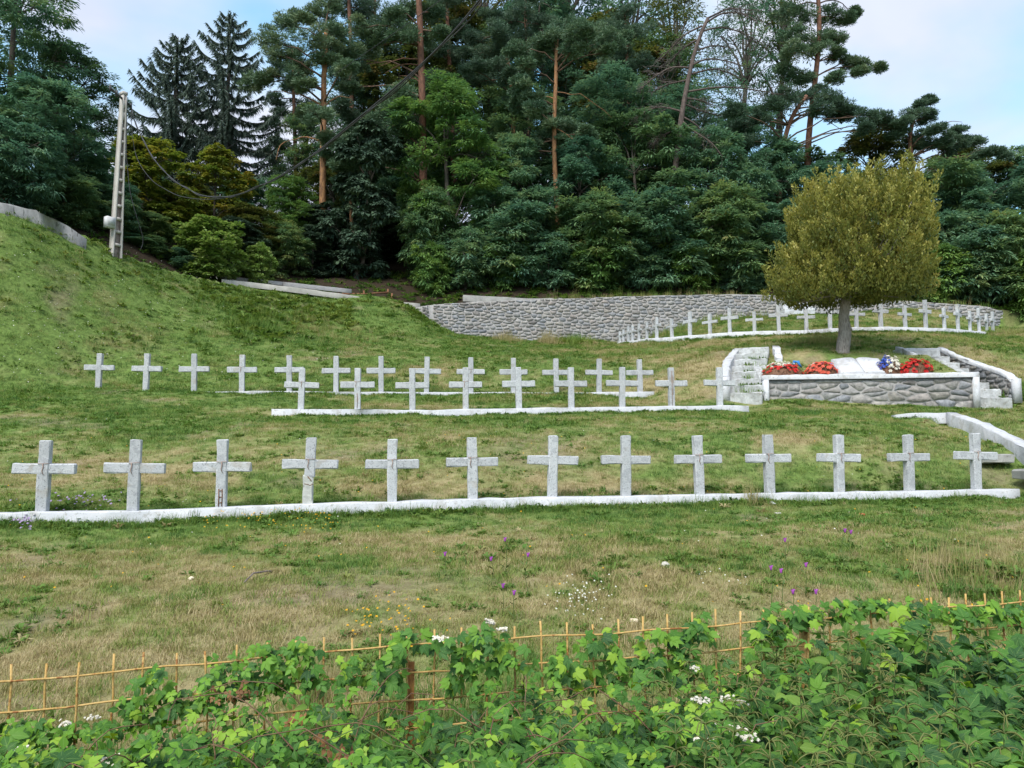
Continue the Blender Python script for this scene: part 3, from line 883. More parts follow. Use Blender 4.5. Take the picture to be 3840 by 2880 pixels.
a_back = math.atan2(yB(653) - yB(98), P(653, 0, yB(653)).x - P(98, 0, yB(98)).x)
bp_ = []
for i, (x, b, t) in enumerate(zip(BACK_X, BACK_B, BACK_T)):
    px = x / SX; Y = yB(px); p = P(px, b / SX, Y); bp_.append(p)
    tail = ', standing in the grass' if i < 3 else (', dirty at its joint' if i == 3 else '')
    place_cross('mid', i + 1, p, a_back + rr.uniform(-.06, .06), (b - t) / SX / FPX * Y, 0.98,
                f'small white concrete cross, {ORD[i]} from left in back straight row{tail}', 'crosses in the back straight row',
                tie=(i if i in (3, 8) else None))
kp = [P(204, 847 / SX, yB(204))] + bp_[3:] + [P(653, 846.5 / SX, yB(653))]
g = Geo(); sweep(g, [p + Vector((0, -.03, 0)) for p in kp], 0.24, 0.30, jit=0.01, seed=5)
tag(g.obj('grave_kerb', M_WHITE), 'thin white kerb under the back straight row of crosses', 'kerb')
NO_GRASS.append((kp[0], kp[-1], .14))

ap = [P(px, py, yA(px)) for px, py in zip(ARC_PX, ARC_PY)]
for i, (px, p, hp) in enumerate(zip(ARC_PX, ap, ARC_H)):
    q0 = ap[max(i - 1, 0)]; q1 = ap[min(i + 1, len(ap) - 1)]
    rz = math.atan2(q1.y - q0.y, q1.x - q0.x)
    H = hp / FPX * p.y
    tall = 'tall' if (i % 2 == 0) == (i >= 8 or i % 2 == 0) and H > 0.92 else 'short'
    place_cross('arc', i, p, rz + rr.uniform(-.05, .05), H, 1.0,
                f'{tall} white cross, {ORD[i]} from the left along the curved row below the stone wall', 'crosses along the curved row', sx=0.7 + 0.3 * min(1, H))
kp = [P(616.5, 343.3, 37.9)] + ap + [P(996.5, 334, 36.2)]
g = Geo(); sweep(g, [p + Vector((0, -.02, 0)) for p in kp], 0.24, 0.34, jit=0.008, seed=6)
# the kerb face stands clear of the slope in the middle of the curve
tag(g.obj('grave_kerb', M_WHITE), 'curved white kerb under the crosses below the stone wall', 'kerb')
for a_, b_ in zip(kp[::3], kp[3::3] + [kp[-1]]): NO_GRASS.append((a_, b_, .14))

# ------------------------------------------------------------------ rubble retaining wall
W_PX = [422, 430, 445, 480, 520, 560, 600, 650, 700, 740, 800, 860, 920, 960, 985, 1003]
W_TOP = [307, 305, 303.5, 301.8, 300, 298.6, 297.2, 295.6, 294.6, 294.3, 296, 299, 302, 304.3, 306.5, 311]
wpts = []
for px, ty in zip(W_PX, W_TOP):
    Y = 37.0
    for _ in range(6):
        X = P(px, ty, Y).x; Y = float(crest_y(X)) - 0.10
    if px == 422: Y -= 0.4
    if px == 1003: Y += 0.5
    wpts.append(P(px, ty, Y))
wa = np.array([tuple(p) for p in wpts])
wd = np.r_[0, np.cumsum(np.hypot(np.diff(wa[:, 0]), np.diff(wa[:, 1])))]
WL = wd[-1]
def w_at(s): return np.array([np.interp(s, wd, wa[:, k]) for k in range(3)])
def w_nrm(s):
    a_, b_ = w_at(max(s - .3, 0)), w_at(min(s + .3, WL)); t = (b_ - a_)[:2]; t /= np.linalg.norm(t)
    return np.array([t[1], -t[0], 0])
def w_lo(s):
    p = w_at(s); n_ = w_nrm(s) * .3
    return float(lawn_z(np.array([p[0] + n_[0]]), np.array([p[1] + n_[1]]))[0]) - 0.15
def w_hi(s): return float(w_at(s)[2])
def w_3d(s, z, d):
    p = w_at(s); n_ = w_nrm(s)
    bat = (w_hi(s) - z) * 0.08            # battered face leans back towards the top
    return tuple(np.array([p[0], p[1], z]) + n_ * (d + bat))
wall = empty('stone_retaining_wall', tuple(w_at(WL / 2) * np.array([1, 1, 0]) + np.array([0, 0, w_lo(WL / 2)])))
tag(wall, 'long curved rubble stone retaining wall below the forest', 'wall')
wall.location = (0, 0, 0)
g = Geo()
ss = np.linspace(0, WL, 70)
A = np.array([w_3d(s, w_lo(s) - .3, 0) for s in ss]); B = np.array([w_3d(s, w_hi(s), 0) for s in ss])
C_ = B - np.array([w_nrm(s) for s in ss]) * 0.55 + np.array([0, 0, .0]); D_ = C_ * [1, 1, 0] + A * [0, 0, 1]
jit = RNG.normal(0, .018, (70, 1)) * np.array([[0, 0, 1]])
B = B + jit; C_ = C_ + jit
V = np.stack([A, B, C_, D_], 1).reshape(-1, 3)
i = np.arange(69)[:, None] * 4; j = np.arange(3)[None, :]
g.add(V, np.stack([i + j, i + 4 + j, i + 4 + j + 1, i + j + 1], -1).reshape(-1, 4))
g.f.append(np.array([[0, 1, 2, 3]])); g.f.append(np.array([[g.n - 1, g.n - 2, g.n - 3, g.n - 4]])); g.mi += [np.array([0])] * 2
g.obj('mortar_body', M_MORTAR, wall)
n_st = lay_stones(wall, WL, w_lo, w_hi, w_3d, 0.33, 0.17, 0.008, 0.026, 12)
print('wall stones', n_st)

# concrete beam lying along the wall top
g = Geo()
q = [P(463, 295.6, 37.75), P(500, 297.6, 38.0), P(530, 299.2, 38.25), P(562, 298.6, 38.5)]
sweep(g, q, 0.35, 0.32, jit=.006, seed=8)
tag(g.obj('concrete_beam', M_CONC), 'pale concrete beam lying on top of the stone wall', 'beam')

# white memorial partly behind the tree crown
mo = empty('white_memorial', P(797, 324, 37.2), 0.05)
mo.location.z = gz(mo.location.x, mo.location.y) - 0.05
tag(mo, 'whitewashed memorial block half hidden by the round tree below the wall', 'memorial')
zt = P(797, 298, 37.2).z - mo.location.z
def wb(name, c, s, parent, seed, mat=M_WHITE):
    me = worn_box(name, s, mat, seed=seed, bevel=.02)
    for v in me.vertices: v.co += Vector(c)
    return link_mesh(name, me, parent)
wb('plinth', (0, 0, .18), (1.5, .8, .36), mo, 71)
wb('tablet', (-.25, .1, .36 + (zt - .36) / 2), (.85, .3, zt - .36), mo, 72)
wb('side_block', (.5, .05, .62), (.5, .4, .52), mo, 73)

# ------------------------------------------------------------------ raised stone bed with the open book
zt = 2.05
bl = P(764, 376, 20.96); br = P(976, 373, 20.18); bl.z = br.z = zt
BV = Vector((br.x - bl.x, br.y - bl.y, 0)); BL = BV.length; BV.normalize(); BN = Vector((BV.y, -BV.x, 0))
bed = empty('raised_stone_bed', (0, 0, 0))
tag(bed, 'raised memorial bed walled in grey stone with a white rim', 'planter')
def b_lo(s):
    p = bl + BV * s + BN * .1
    return gz(p.x, p.y) - .12
def b_3d(s, z, d):
    p = bl + BV * s + BN * d
    return (p.x, p.y, z)
g = Geo()
M3 = Matrix((BV, -BN, Vector((0, 0, 1)))).transposed()
cbed = bl + BV * (BL / 2) - BN * .17
g.box((cbed.x, cbed.y, zt - .65), (BL, .34, 1.1), M3)
g.obj('mortar_body', M_MORTAR, bed)
lay_stones(bed, BL - .2, lambda s: b_lo(s + .1), lambda s: zt - .115, lambda s, z, d: b_3d(s + .1, z, d), 0.42, 0.19, 0.009, 0.014, 33)
g = Geo()
sweep(g, [b_3d(-.03, zt + .02, -.13), b_3d(BL / 2, zt + .015, -.13), b_3d(BL + .03, zt + .02, -.13)], .42, .125, jit=.012, seed=9, n_per_m=5)
g.obj('rim', M_WHITE, bed)
for s in (0.04, BL - .04):
    g = Geo()
    p = Vector(b_3d(s, 0, -.05))
    g.box((p.x, p.y, (zt - .11 + 1.0) / 2), (.13, .34, zt - .11 - 1.0), M3)
    g.obj('end_pier', M_WHITE, bed)
for s, ln in ((.06, 2.0), (BL - .06, 2.2)):       # side walls run back along the steps
    g = Geo()
    p = Vector(b_3d(s, 0, -.3)); q = p - BN * ln
    sweep(g, [(p.x, p.y, zt - .02), (q.x, q.y, zt + .75)], .2, 1.0, jit=.012, seed=10)
    g.obj('side_wall', M_STEPWHITE, bed)
# soil and turf filling the bed
g = Geo()
nu, nv = 50, 18
U, Vv = np.meshgrid(np.linspace(0.12, BL - .12, nu), np.linspace(0.25, 2.9, nv), indexing='ij')
bx = bl.x + BV.x * U - BN.x * Vv; by = bl.y + BV.y * U - BN.y * Vv
bz = zt - .06 + np.clip(Vv - .3, 0, 9) * 0.34 + 0.05 * fbm(bx * 3, by * 3, 3)
k = np.arange(nu * nv).reshape(nu, nv)
g.add(np.stack([bx, by, bz], -1).reshape(-1, 3), np.stack([k[:-1, :-1], k[1:, :-1], k[1:, 1:], k[:-1, 1:]], -1).reshape(-1, 4))
soil = g.obj('planted_soil', M_GROUND, bed, smooth=True)
at = soil.data.attributes.new('patch', 'FLOAT_COLOR', 'POINT')
at.data.foreach_set('color', np.stack([dryness(bx, by) * .7, 0 * bx, 0 * bx, 0 * bx + 1], -1).astype(np.float32).ravel())
def bed_z(v): return zt - .04 + max(v - .3, 0) * .34

# open book of white stone
def bed_pt(px, py, v):
    """point on the bed surface v metres behind the face, under picture column px"""
    Y = 21.0
    for _ in range(8):
        x = P(px, py, Y).x; s = (Vector((x, Y, 0)) - bl).dot(BV); p = bl + BV * s - BN * v; Y = p.y
    return Vector((p.x, p.y, bed_z(v)))
bk = bed_pt(864, 368, .42)
book = empty('stone_book', bk, math.atan2(BV.y, BV.x))
tag(book, 'open white stone book lying tilted on the raised bed between the wreaths', 'book')
BW, BD = 1.22, 0.98; tilt = math.radians(29)
def bk3(x, y, z):      # y runs up the tilted book
    return (x, y * math.cos(tilt) - z * math.sin(tilt), y * math.sin(tilt) + z * math.cos(tilt))
g = Geo()
V = [bk3(x, y, z) for z in (-.28, .10) for x, y in ((-BW / 2 - .03, -.03), (BW / 2 + .03, -.03), (BW / 2 + .03, BD + .02), (-BW / 2 - .03, BD + .02))]
g.add(V, [(0, 3, 2, 1), (4, 5, 6, 7), (0, 1, 5, 4), (1, 2, 6, 5), (2, 3, 7, 6), (3, 0, 4, 7)])
g.obj('cover', M_WHITE, book)
for sgn in (-1, 1):
    g = Geo(); n = 9; V = []
    for t in np.linspace(0, 1, n):
        x = sgn * (0.012 + t * (BW / 2 - .012))
        z = .12 + 0.03 * math.sin(min(1, t * 1.25) * math.pi) ** .8 * (1 - t * .3) + .02 * (1 - t)
        if t == 0: z = .115
        V += [bk3(x, 0, .102), bk3(x, 0.012, z), bk3(x, BD - .012, z), bk3(x, BD, .102)]
    i = np.arange(n - 1)[:, None] * 4; j = np.arange(3)[None, :]
    F = np.stack([i + j, i + 4 + j, i + 5 + j, i + 1 + j], -1).reshape(-1, 4)
    if sgn < 0: F = F[:, ::-1]
    g.add(V, F)
    g.f.append(np.array([[g.n - 4, g.n - 3, g.n - 2, g.n - 1]])); g.mi.append(np.array([0]))
    g.obj('page', M_WHITE, book)

# wreaths
def flat_mat(name, c, c2=None, rough=.6):
    c2 = c2 or tuple(x * .75 for x in c)
    return noise_mat(name, c2, c, scale=30, bump=0, rough=rough)
M_RED = flat_mat('red_petals', (0.62, 0.03, 0.025), (0.40, 0.012, 0.012)); M_SALMON = flat_mat('salmon_petals', (0.66, 0.13, 0.08), (0.50, 0.06, 0.035))
M_CREAM = flat_mat('cream_petals', (0.72, 0.69, 0.60), (0.5, .46, .38)); M_BLUE = flat_mat('blue_petals', (0.06, 0.13, 0.55), (0.03, 0.06, 0.32))
M_SKYBLUE = flat_mat('blue_ribbon', (0.06, 0.26, 0.60), (.04, .20, .5)); M_STRAW = flat_mat('brown_wreath_straw', (0.20, 0.10, 0.055), (0.10, .045, .025))
M_YELLOW = flat_mat('yellow_petals', (0.72, 0.42, 0.02), (0.6, .30, .01)); M_PURPLE = flat_mat('purple_petals', (0.45, 0.10, 0.50), (.3, .06, .36))
M_LILAC = flat_mat('lilac_petals', (0.42, 0.32, 0.52), (.30, .22, .38)); M_WHITEP = flat_mat('white_petals', (0.75, 0.75, 0.68), (.55, .55, .45))
def blossom(g, c, nrm, r, rnd, petals=6):
    n = Vector(nrm).normalized(); t = n.orthogonal().normalized(); b = n.cross(t); c = Vector(c)
    for k in range(petals):
        a0 = k * 6.283 / petals + rnd.random() * .4; w = 3.6 / petals
        d = t * math.cos(a0) + b * math.sin(a0); e = t * -math.sin(a0) + b * math.cos(a0)
        tip = c + d * r + n * r * .25
        g.add([c - n * r * .1, c + d * r * .55 - e * r * w * .5 + n * r * .3, tip, c + d * r * .55 + e * r * w * .5 + n * r * .3], [(0, 1, 2, 3)], rnd.random())
    g.add([c + t * r * .3 + n * r * .3, c + b * r * .3 + n * r * .3, c - t * r * .3 + n * r * .35, c - b * r * .3 + n * r * .3], [(0, 1, 2, 3)])
def wreath(name, label, px0, px1, py, v, h, zones, seed):
    p0, p1 = bed_pt(px0, py, v), bed_pt(px1, py, v)
    c = (p0 + p1) / 2; w = (p1 - p0).length
    root = empty(name, c, math.atan2(BV.y, BV.x)); tag(root, label, 'wreath')
    rnd = random.Random(seed); r = np.random.default_rng(seed)
    g = Geo()          # straw dome: many short fibres over a mound
    na, nb = 20, 6; V = []
    for a_ in range(na):
        for b_ in range(nb):
            th = a_ / na * 6.283; ph = b_ / (nb - 1) * 1.5
            f = 1 + rnd.uniform(-.1, .1)
            V.append((w / 2 * math.cos(th) * math.cos(ph) * f, .36 * math.sin(th) * math.cos(ph) * f + .05, h * .86 * math.sin(ph) * f - .04))
    F = [(a_ * nb + b_, ((a_ + 1) % na) * nb + b_, ((a_ + 1) % na) * nb + b_ + 1, a_ * nb + b_ + 1) for a_ in range(na) for b_ in range(nb - 1)]
    g.add(V, F)
    for k in range(420):
        th = rnd.uniform(0, 6.283); ph = math.asin(rnd.random() ** .8)
        n_ = Vector((math.cos(th) * math.cos(ph), math.sin(th) * math.cos(ph), math.sin(ph) + .2)).normalized()
        q = Vector((w / 2 * math.cos(th) * math.cos(ph), .36 * math.sin(th) * math.cos(ph) + .05, h * .86 * math.sin(ph) - .04))
        t = Vector((rnd.gauss(0, 1), rnd.gauss(0, 1), rnd.gauss(0, 1))); s = n_.cross(t).normalized() * .008
        tip = q + (n_ * .7 + t * .3).normalized() * .10
        g.add([q - s, q + s, tip], [(0, 1, 2)], rnd.random())
    g.obj('straw_base', M_STRAW, root)
    for nm, mat, n, tr, pr, sz in zones:
        g = Geo()
        for k in range(n):
            th = rnd.uniform(*tr); ph = rnd.uniform(*pr)
            n_ = (math.cos(th) * math.cos(ph), math.sin(th) * math.cos(ph), math.sin(ph))
            q = (w / 2 * n_[0] * 1.02 + rnd.gauss(0, .03), .36 * n_[1] * 1.05 + .05 + rnd.gauss(0, .03), h * .9 * n_[2] + rnd.gauss(.01, .035))
            blossom(g, q, (n_[0], n_[1] - .3, n_[2] + .2), sz * rnd.uniform(.8, 1.25), rnd)
        tag(g.obj(nm, mat, root), kind='stuff')
    return root, w
w1, ww = wreath('flower_wreath', 'brown wreath of red and white flowers beside the left steps', 762, 804, 373, .5, .38,
       [('red_flowers', M_RED, 44, (3.1, 6.3), (.25, 1.0), .05), ('white_flowers', M_CREAM, 110, (2.2, 6.9), (.8, 1.5), .045)], 1)
g = Geo(); g.tube([(ww * .28, .25, .28), (ww * .33, .25, .44), (ww * .42, .25, .43), (ww * .44, .25, .35), (ww * .5, .27, .28)], [.03, .05, .05, .035, .02], 6)
g.obj('ribbon', M_SKYBLUE, w1)
w2, ww = wreath('flower_wreath', 'salmon pink flower wreath left of the stone book', 806, 838, 373, .5, .38,
       [('salmon_flowers', M_SALMON, 95, (2.9, 6.5), (.15, 1.4), .052), ('white_flowers', M_CREAM, 16, (1.5, 3.6), (.9, 1.4), .055)], 2)
g = Geo(); g.tube([(-.05, .30, .30), (.12, .30, .40), (.3, .28, .37), (.42, .24, .24)], [.02, .035, .03, .015], 6); g.obj('ribbon', M_SKYBLUE, w2)
wreath('flower_wreath', 'bright red flower wreath right of the stone book', 901, 932, 373, .45, .42,
       [('red_flowers', M_RED, 105, (2.9, 6.5), (.12, 1.45), .054)], 3)
wreath('flower_bouquet', 'blue and white bouquet between the book and the red wreath', 877, 902, 372, .62, .48,
       [('blue_flowers', M_BLUE, 60, (2.3, 4.4), (.35, 1.4), .045), ('white_flowers', M_CREAM, 80, (4.2, 7.0), (.2, 1.45), .045)], 4)

# ------------------------------------------------------------------ steps left and right of the bed
def staircase(name, label, a, b, w0, w1, n, z0, z1, seed):
    root = empty(name, (0, 0, 0)); tag(root, label, 'steps')
    a, b = Vector(a), Vector(b); d = b - a; run = d.length / n; d.normalize(); side = Vector((d.y, -d.x, 0))
    rise = (z1 - z0) / n
    r = random.Random(seed)
    for k in range(n):
        w = lerp(w0, w1, k / (n - 1)); c = a + d * (run * (k + .5) + .05)
        me = worn_box('step', (w, run + .12, rise + .25), M_STEPWHITE, seed=seed + k, bevel=.02, jit=.010, axis=0, cuts=6)
        M4 = Matrix((side, d, Vector((0, 0, 1)))).transposed().to_4x4()
        me.transform(Matrix.Translation((c.x + r.uniform(-.02, .02), c.y, z0 + rise * (k + 1) - (rise + .25) / 2 + r.uniform(-.012, .012))) @ M4)
        link_mesh('step', me, root)
    NO_GRASS.append((a, b, w0 / 2))
    return root, d, side
ls, d_, s_ = staircase('stone_steps', 'worn white stone steps on the left of the raised bed', (6.24, 20.75, 0), (7.62, 24.3, 0), .96, 1.02, 8, 1.36, 3.22, 200)
g = Geo()
# left side wall, its white top follows the flight
sw = [P(737.5, 348.5, 24.3), P(733, 352, 23.8), P(727, 362, 22.6), P(724, 374, 21.2), P(723.6, 376, 21.0)]
sweep(g, [p for p in sw], .22, .8, jit=.018, seed=21, n_per_m=5)
g.obj('side_wall', M_WHITE, ls)
g = Geo(); p0 = P(723.6, 376.5, 20.95)
g.box((p0.x + .02, p0.y - .02, p0.z - .42), (.21, .2, .8)); g.obj('end_post', M_WHITE, ls)
g = Geo(); p0 = P(776, 345.2, 24.2); sweep(g, [p0, p0 + Vector((-.3, -1.1, -.55))], .2, .75, jit=.014, seed=22, n_per_m=5)
g.obj('side_wall', M_WHITE, ls)

rs, d_, s_ = staircase('stone_steps', 'broken pale stone steps on the right of the raised bed', (12.72, 20.3, 0), (12.95, 24.5, 0), .86, .95, 8, 1.18, 3.14, 230)
me = worn_box('top_slab', (1.25, .7, .26), M_WHITE, seed=240, bevel=.02, axis=0)
p0 = P(915, 349.5, 24.8)
me.transform(Matrix.Translation((p0.x, p0.y, p0.z - .13))); link_mesh('top_slab', me, rs)
g = Geo(); sweep(g, [P(897, 346.3, 25.0), P(906, 349.5, 24.2), P(915, 353.5, 23.4)], .12, .4, jit=.01, seed=23, n_per_m=5); g.obj('side_kerb', M_WHITE, rs)
rw = [P(940.8, 347.3, 24.8), P(953.8, 353.4, 24.0), P(971, 360, 23.0), P(988.5, 366, 22.0), P(1001.5, 370, 21.3), P(1010, 374, 20.9), P(1014, 377.7, 20.7)]
g = Geo(); sweep(g, rw, .20, .11, jit=.014, ch=.03, seed=24, n_per_m=5); g.obj('coping', M_WHITE, rs)
g = Geo(); sweep(g, [p - Vector((0, 0, .07)) for p in rw], .15, 1.2, jit=.01, seed=25); body = g.obj('side_wall', M_MORTAR, rs)
ra = np.array([tuple(p) for p in rw]); rd = np.r_[0, np.cumsum(np.hypot(np.diff(ra[:, 0]), np.diff(ra[:, 1])))]
def r_3d(s, z, d):
    x = np.interp(s, rd, ra[:, 0]); y = np.interp(s, rd, ra[:, 1])
    return (x - .075 - d, y, z)
lay_stones(body, rd[-1], lambda s: np.interp(s, rd, ra[:, 2]) - .95, lambda s: np.interp(s, rd, ra[:, 2]) - .11, r_3d, .42, .18, .018, .03, 41)
g = Geo(); e = rw[-1]; g.box((e.x + .02, e.y - .03, e.z - .36), (.2, .16, .66)); g.obj('end_post', M_WHITE, rs)

# sloping white wall of the lower flight
g = Geo()
lw = [P(952, 412.6, 18.5), P(985, 424, 16.9), P(1024, 443.5, 14.95), P(1075, 466, 13.0), P(1110, 482, 12.0)]
sweep(g, lw, .26, .46, jit=.015, seed=31, n_per_m=4)
sweep(g, [P(894, 414.3, 18.75), P(925, 413.2, 18.72), P(949, 412.8, 18.66)], .34, .26, jit=.012, seed=32, n_per_m=4)
tag(g.obj('sloping_stair_wall', M_WHITE), 'sloping whitewashed stair wall behind the right end of the front row', 'wall')
for a_, b_ in zip(lw, lw[1:]): NO_GRASS.append((a_, b_, .2))
lf = empty('lower_steps', (0, 0, 0)); tag(lf, 'grey concrete steps behind the last cross of the front row', 'steps')
for k, (px, py, Y, w) in enumerate(((997, 454, 14.7, .60), (1050, 470, 13.7, .8))):
    p = P(px, py, Y); me = worn_box('step', (w, .5, .17), M_CONC, seed=250 + k, bevel=.02, axis=0, jit=.008)
    me.transform(Matrix.Translation((p.x, p.y + .2, p.z - .085))); link_mesh('step', me, lf)

# ------------------------------------------------------------------ path, guard board, far left wall
g = Geo()
pp = [P(214, 279.5, 32.6), P(240, 282, 33.0), P(290, 288, 33.9), P(330, 293.6, 34.7), P(370, 299.3, 35.6), P(412, 303.8, 36.5)]
sweep(g, [p + Vector((.15, .45, 0)) for p in pp], 1.1, .24, jit=.008, seed=33, n_per_m=3)
tag(g.obj('path', M_PATH), kind='structure')
gr = empty('guard_rail', (0, 0, 0)); tag(gr, 'weathered grey board rail on short posts along the concrete path', 'railing')
q = [P(213, 276, 33.7), P(283, 283.2, 34.9), P(351.5, 290.5, 36.2)]
for a_, b_, hh, ww in ((q[0], q[1] + Vector((-.02, 0, 0)), .17, .05), (q[1], q[2], .20, .06)):
    g = Geo(); sweep(g, [a_ + Vector((0, 0, .06)), b_ + Vector((0, 0, .06))], ww, hh, jit=.004, ch=.008, seed=34); g.obj('board', M_WOODGREY, gr)
for px, py, Y in ((232, 278.5, 34.1), (262, 281.5, 34.6), (303, 285.2, 35.3), (339, 289, 36)):
    p = P(px, py, Y); g = Geo(); g.box((p.x, p.y + .1, p.z - .25), (.09, .09, .62)); g.obj('post', M_RUSTDARK if px > 290 else M_WOODGREY, gr)
rf = empty('rusty_fence', (0, 0, 0)); tag(rf, 'low rusty fence rail beyond the end of the path', 'fence')
q = [P(343, 294, 36.9), P(364, 294.2, 37.4), P(388, 292.5, 38.2)]
g = Geo(); g.tube(q, .05, 5); g.obj('rail', M_RUSTDARK, rf)
g = Geo(); g.tube([p - Vector((0, 0, .22)) for p in q], .04, 5); g.obj('rail', M_RUSTDARK, rf)
for p in q + [P(392, 297, 37.6)]:
    g = Geo(); g.box((p.x, p.y, p.z - .2), (.08, .08, .75)); g.obj('post', M_RUSTDARK, rf)
g = Geo()
q = [P(-180, 165, 22.2), P(-90, 182, 23.6), P(0, 204, 25.15), P(35, 213, 26.0), P(62, 224, 26.7), P(84, 240, 27.3)]
sweep(g, q, .4, .85, jit=.035, seed=35, n_per_m=3)
tag(g.obj('concrete_wall', M_OLDWALL), 'crumbling grey concrete wall at the top of the left slope', 'wall')

# ------------------------------------------------------------------ utility pole and its cables
pb = P(115.8, 250, 28.5); pt = P(123.6, 94, 28.5)
pole = empty('utility_pole', pb); tag(pole, 'tall concrete utility pole with ladder-like holes on the left slope', 'pole')
ax = (pt - pb); HP = ax.length; ax.normalize()
yaw = math.radians(57)
ux = Vector((math.cos(yaw), math.sin(yaw), 0)); ux = (ux - ax * ux.dot(ax)).normalized(); uy = ax.cross(ux)
def pl(x, y, t): return ux * x + uy * y + ax * (t * HP)
def pw(t): return lerp(.37, .15, t)
def pd(t): return lerp(.28, .24, t)
g = Geo()
for sgn in (-1, 1):
    V = []
    for t in np.linspace(-.05, 1, 12):
        w, d = pw(t) / 2, pd(t) / 2
        x0, x1 = sgn * w, sgn * (w - .055)
        V += [pl(x0, -d, t), pl(x1, -d, t), pl(x1, d, t), pl(x0, d, t)]
    i = np.arange(11)[:, None] * 4; j = np.arange(4)[None, :]
    g.add([tuple(v) for v in V], np.stack([i + j, i + (j + 1) % 4, i + 4 + (j + 1) % 4, i + 4 + j], -1).reshape(-1, 4))
    g.f.append(np.array([[g.n - 4, g.n - 3, g.n - 2, g.n - 1]])); g.mi.append(np.array([0]))
M_POLE = noise_mat('pole_concrete', (0.36, 0.33, 0.305), (0.50, 0.47, 0.44), scale=5, stretch=(3, 3, .6), bump=.2)
g.obj('shaft', M_POLE, pole)
g = Geo(); V = []
for t in np.linspace(-.05, 1, 12):
    w = pw(t) / 2 - .05; V += [pl(-w, -.03, t), pl(w, -.03, t), pl(w, .03, t), pl(-w, .03, t)]
i = np.arange(11)[:, None] * 4; j = np.arange(4)[None, :]
g.add([tuple(v) for v in V], np.stack([i + j, i + (j + 1) % 4, i + 4 + (j + 1) % 4, i + 4 + j], -1).reshape(-1, 4))
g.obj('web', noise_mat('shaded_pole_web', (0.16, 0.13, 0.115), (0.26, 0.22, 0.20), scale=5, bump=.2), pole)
for k in range(12):
    t = .03 + k * .082
    w = pw(t) - .10; d = pd(t) - .02
    g = Geo(); hh = .10 if k < 10 else .3
    Mx = Matrix((ux, uy, ax)).transposed()
    c = pl(0, 0, t); g.box(tuple(c), (w + .01, d, hh), Mx); g.obj('rung', M_POLE, pole)
c = pl(0, 0, 1.0); g = Geo(); g.box(tuple(c), (.19, .27, .12), Mx); g.obj('cap', M_POLE, pole)
c = P(109.6, 222.5, 28.2) - pb; g = Geo(); g.box(tuple(c), (.32, .24, .40), Mx); bx_ = g.obj('meter_box', M_BOXGREY, pole)
g = Geo(); g.box(tuple(c + uy * -.125 + ax * .03), (.26, .02, .30), Mx); g.obj('door', M_BOXGREY, bx_)
g = Geo()
ca, cb = P(110.3, 88, 27.6) - pb, P(131, 106.5, 29.05) - pb
g.tube([ca, cb], .045, 6); g.obj('crossarm', M_METAL, pole)
for q in (ca, cb, ca * .7 + cb * .3):
    g = Geo(); g.tube([q + Vector((0, 0, -.12)), q + Vector((0, 0, .13))], [.05, .035], 7); g.obj('insulator', M_METAL, pole)

PA = Vector((pt.x + .3, pt.y + .4, 0)); PB = P(480, 0, 13.0)
pn = Vector((PB.y - PA.y, PA.x - PB.x, 0))        # normal of the vertical plane the span hangs in
def on_span(px, py, off=0.0):
    d = P(px, py, 1.0); t = (PA.dot(pn) + off) / d.dot(pn)
    return d * t
def smooth_line(pts, n=60):
    pts = np.array([tuple(p) for p in pts]); d = np.r_[0, np.cumsum(np.linalg.norm(np.diff(pts, axis=0), axis=1))]
    t = np.linspace(0, d[-1], n); c = np.stack([np.interp(t, d, pts[:, k]) for k in range(3)], 1)
    for _ in range(4): c[1:-1] = (c[:-2] + 2 * c[1:-1] + c[2:]) / 4
    return c
main = [(130.5, 106), (133.5, 118), (139.6, 132.7), (148, 150), (160.5, 168), (177.5, 183.6), (199, 195), (216, 198), (234.5, 196), (254.6, 189), (277.7, 177.4),
        (301, 163.6), (324, 146.6), (341, 132), (372, 107), (403, 81), (434, 53), (464.7, 20), (480, 0), (500, -28), (540, -90)]
g = Geo(); c = smooth_line([on_span(*q) for q in main], 90); g.tube(c, .018, 6)
cable = tag(g.obj('power_cable', M_WIRE), 'thick black twisted power cable sagging from the pole across the trees', 'cable')
g = Geo()
th = np.linspace(0, 60, 90)
g.tube(c + np.c_[np.cos(th) * .02, np.cos(th) * .02, np.sin(th) * .035] + np.array([0.05, 0, -.03]) * np.clip((np.arange(90) - 50) / 30, 0, 1)[:, None], .012, 5)
g.obj('wound_strand', M_WIRE, cable)
sec = [(131, 112), (132.5, 140), (135.8, 157), (143, 170), (154, 183), (177.5, 196), (199, 199.5), (222, 199), (245, 193.5), (277, 178.5), (301, 165), (341, 134), (403, 84), (480, 5), (545, -85)]
g = Geo(); g.tube(smooth_line([on_span(*q) for q in sec], 80), .011, 5)
tag(g.obj('power_cable', M_WIRE), 'thin wire hanging just below the thick power cable', 'cable')
g = Geo(); g.tube(smooth_line([P(127, 100, 28.6), P(126.2, 154, 28.4), P(129.6, 191, 28.6), P(135.8, 214.5, 28.8), P(143.5, 237.6, 29.2), P(144, 245, 29.3), P(139.6, 251, 29.2)], 40), .014, 5)
tag(g.obj('loose_wire', M_WIRE), 'loose dark wire hanging down beside the utility pole', 'cable')
g = Geo(); g.tube(smooth_line([P(205, 163, 46), P(283, 112, 40), P(341, 70, 35), P(383, 41, 31), P(430, 8, 27), P(500, -45, 22)], 40), .012, 5)
tag(g.obj('telephone_wire', M_WIRE), 'thin taut wire running up in front of the tall pines', 'cable')
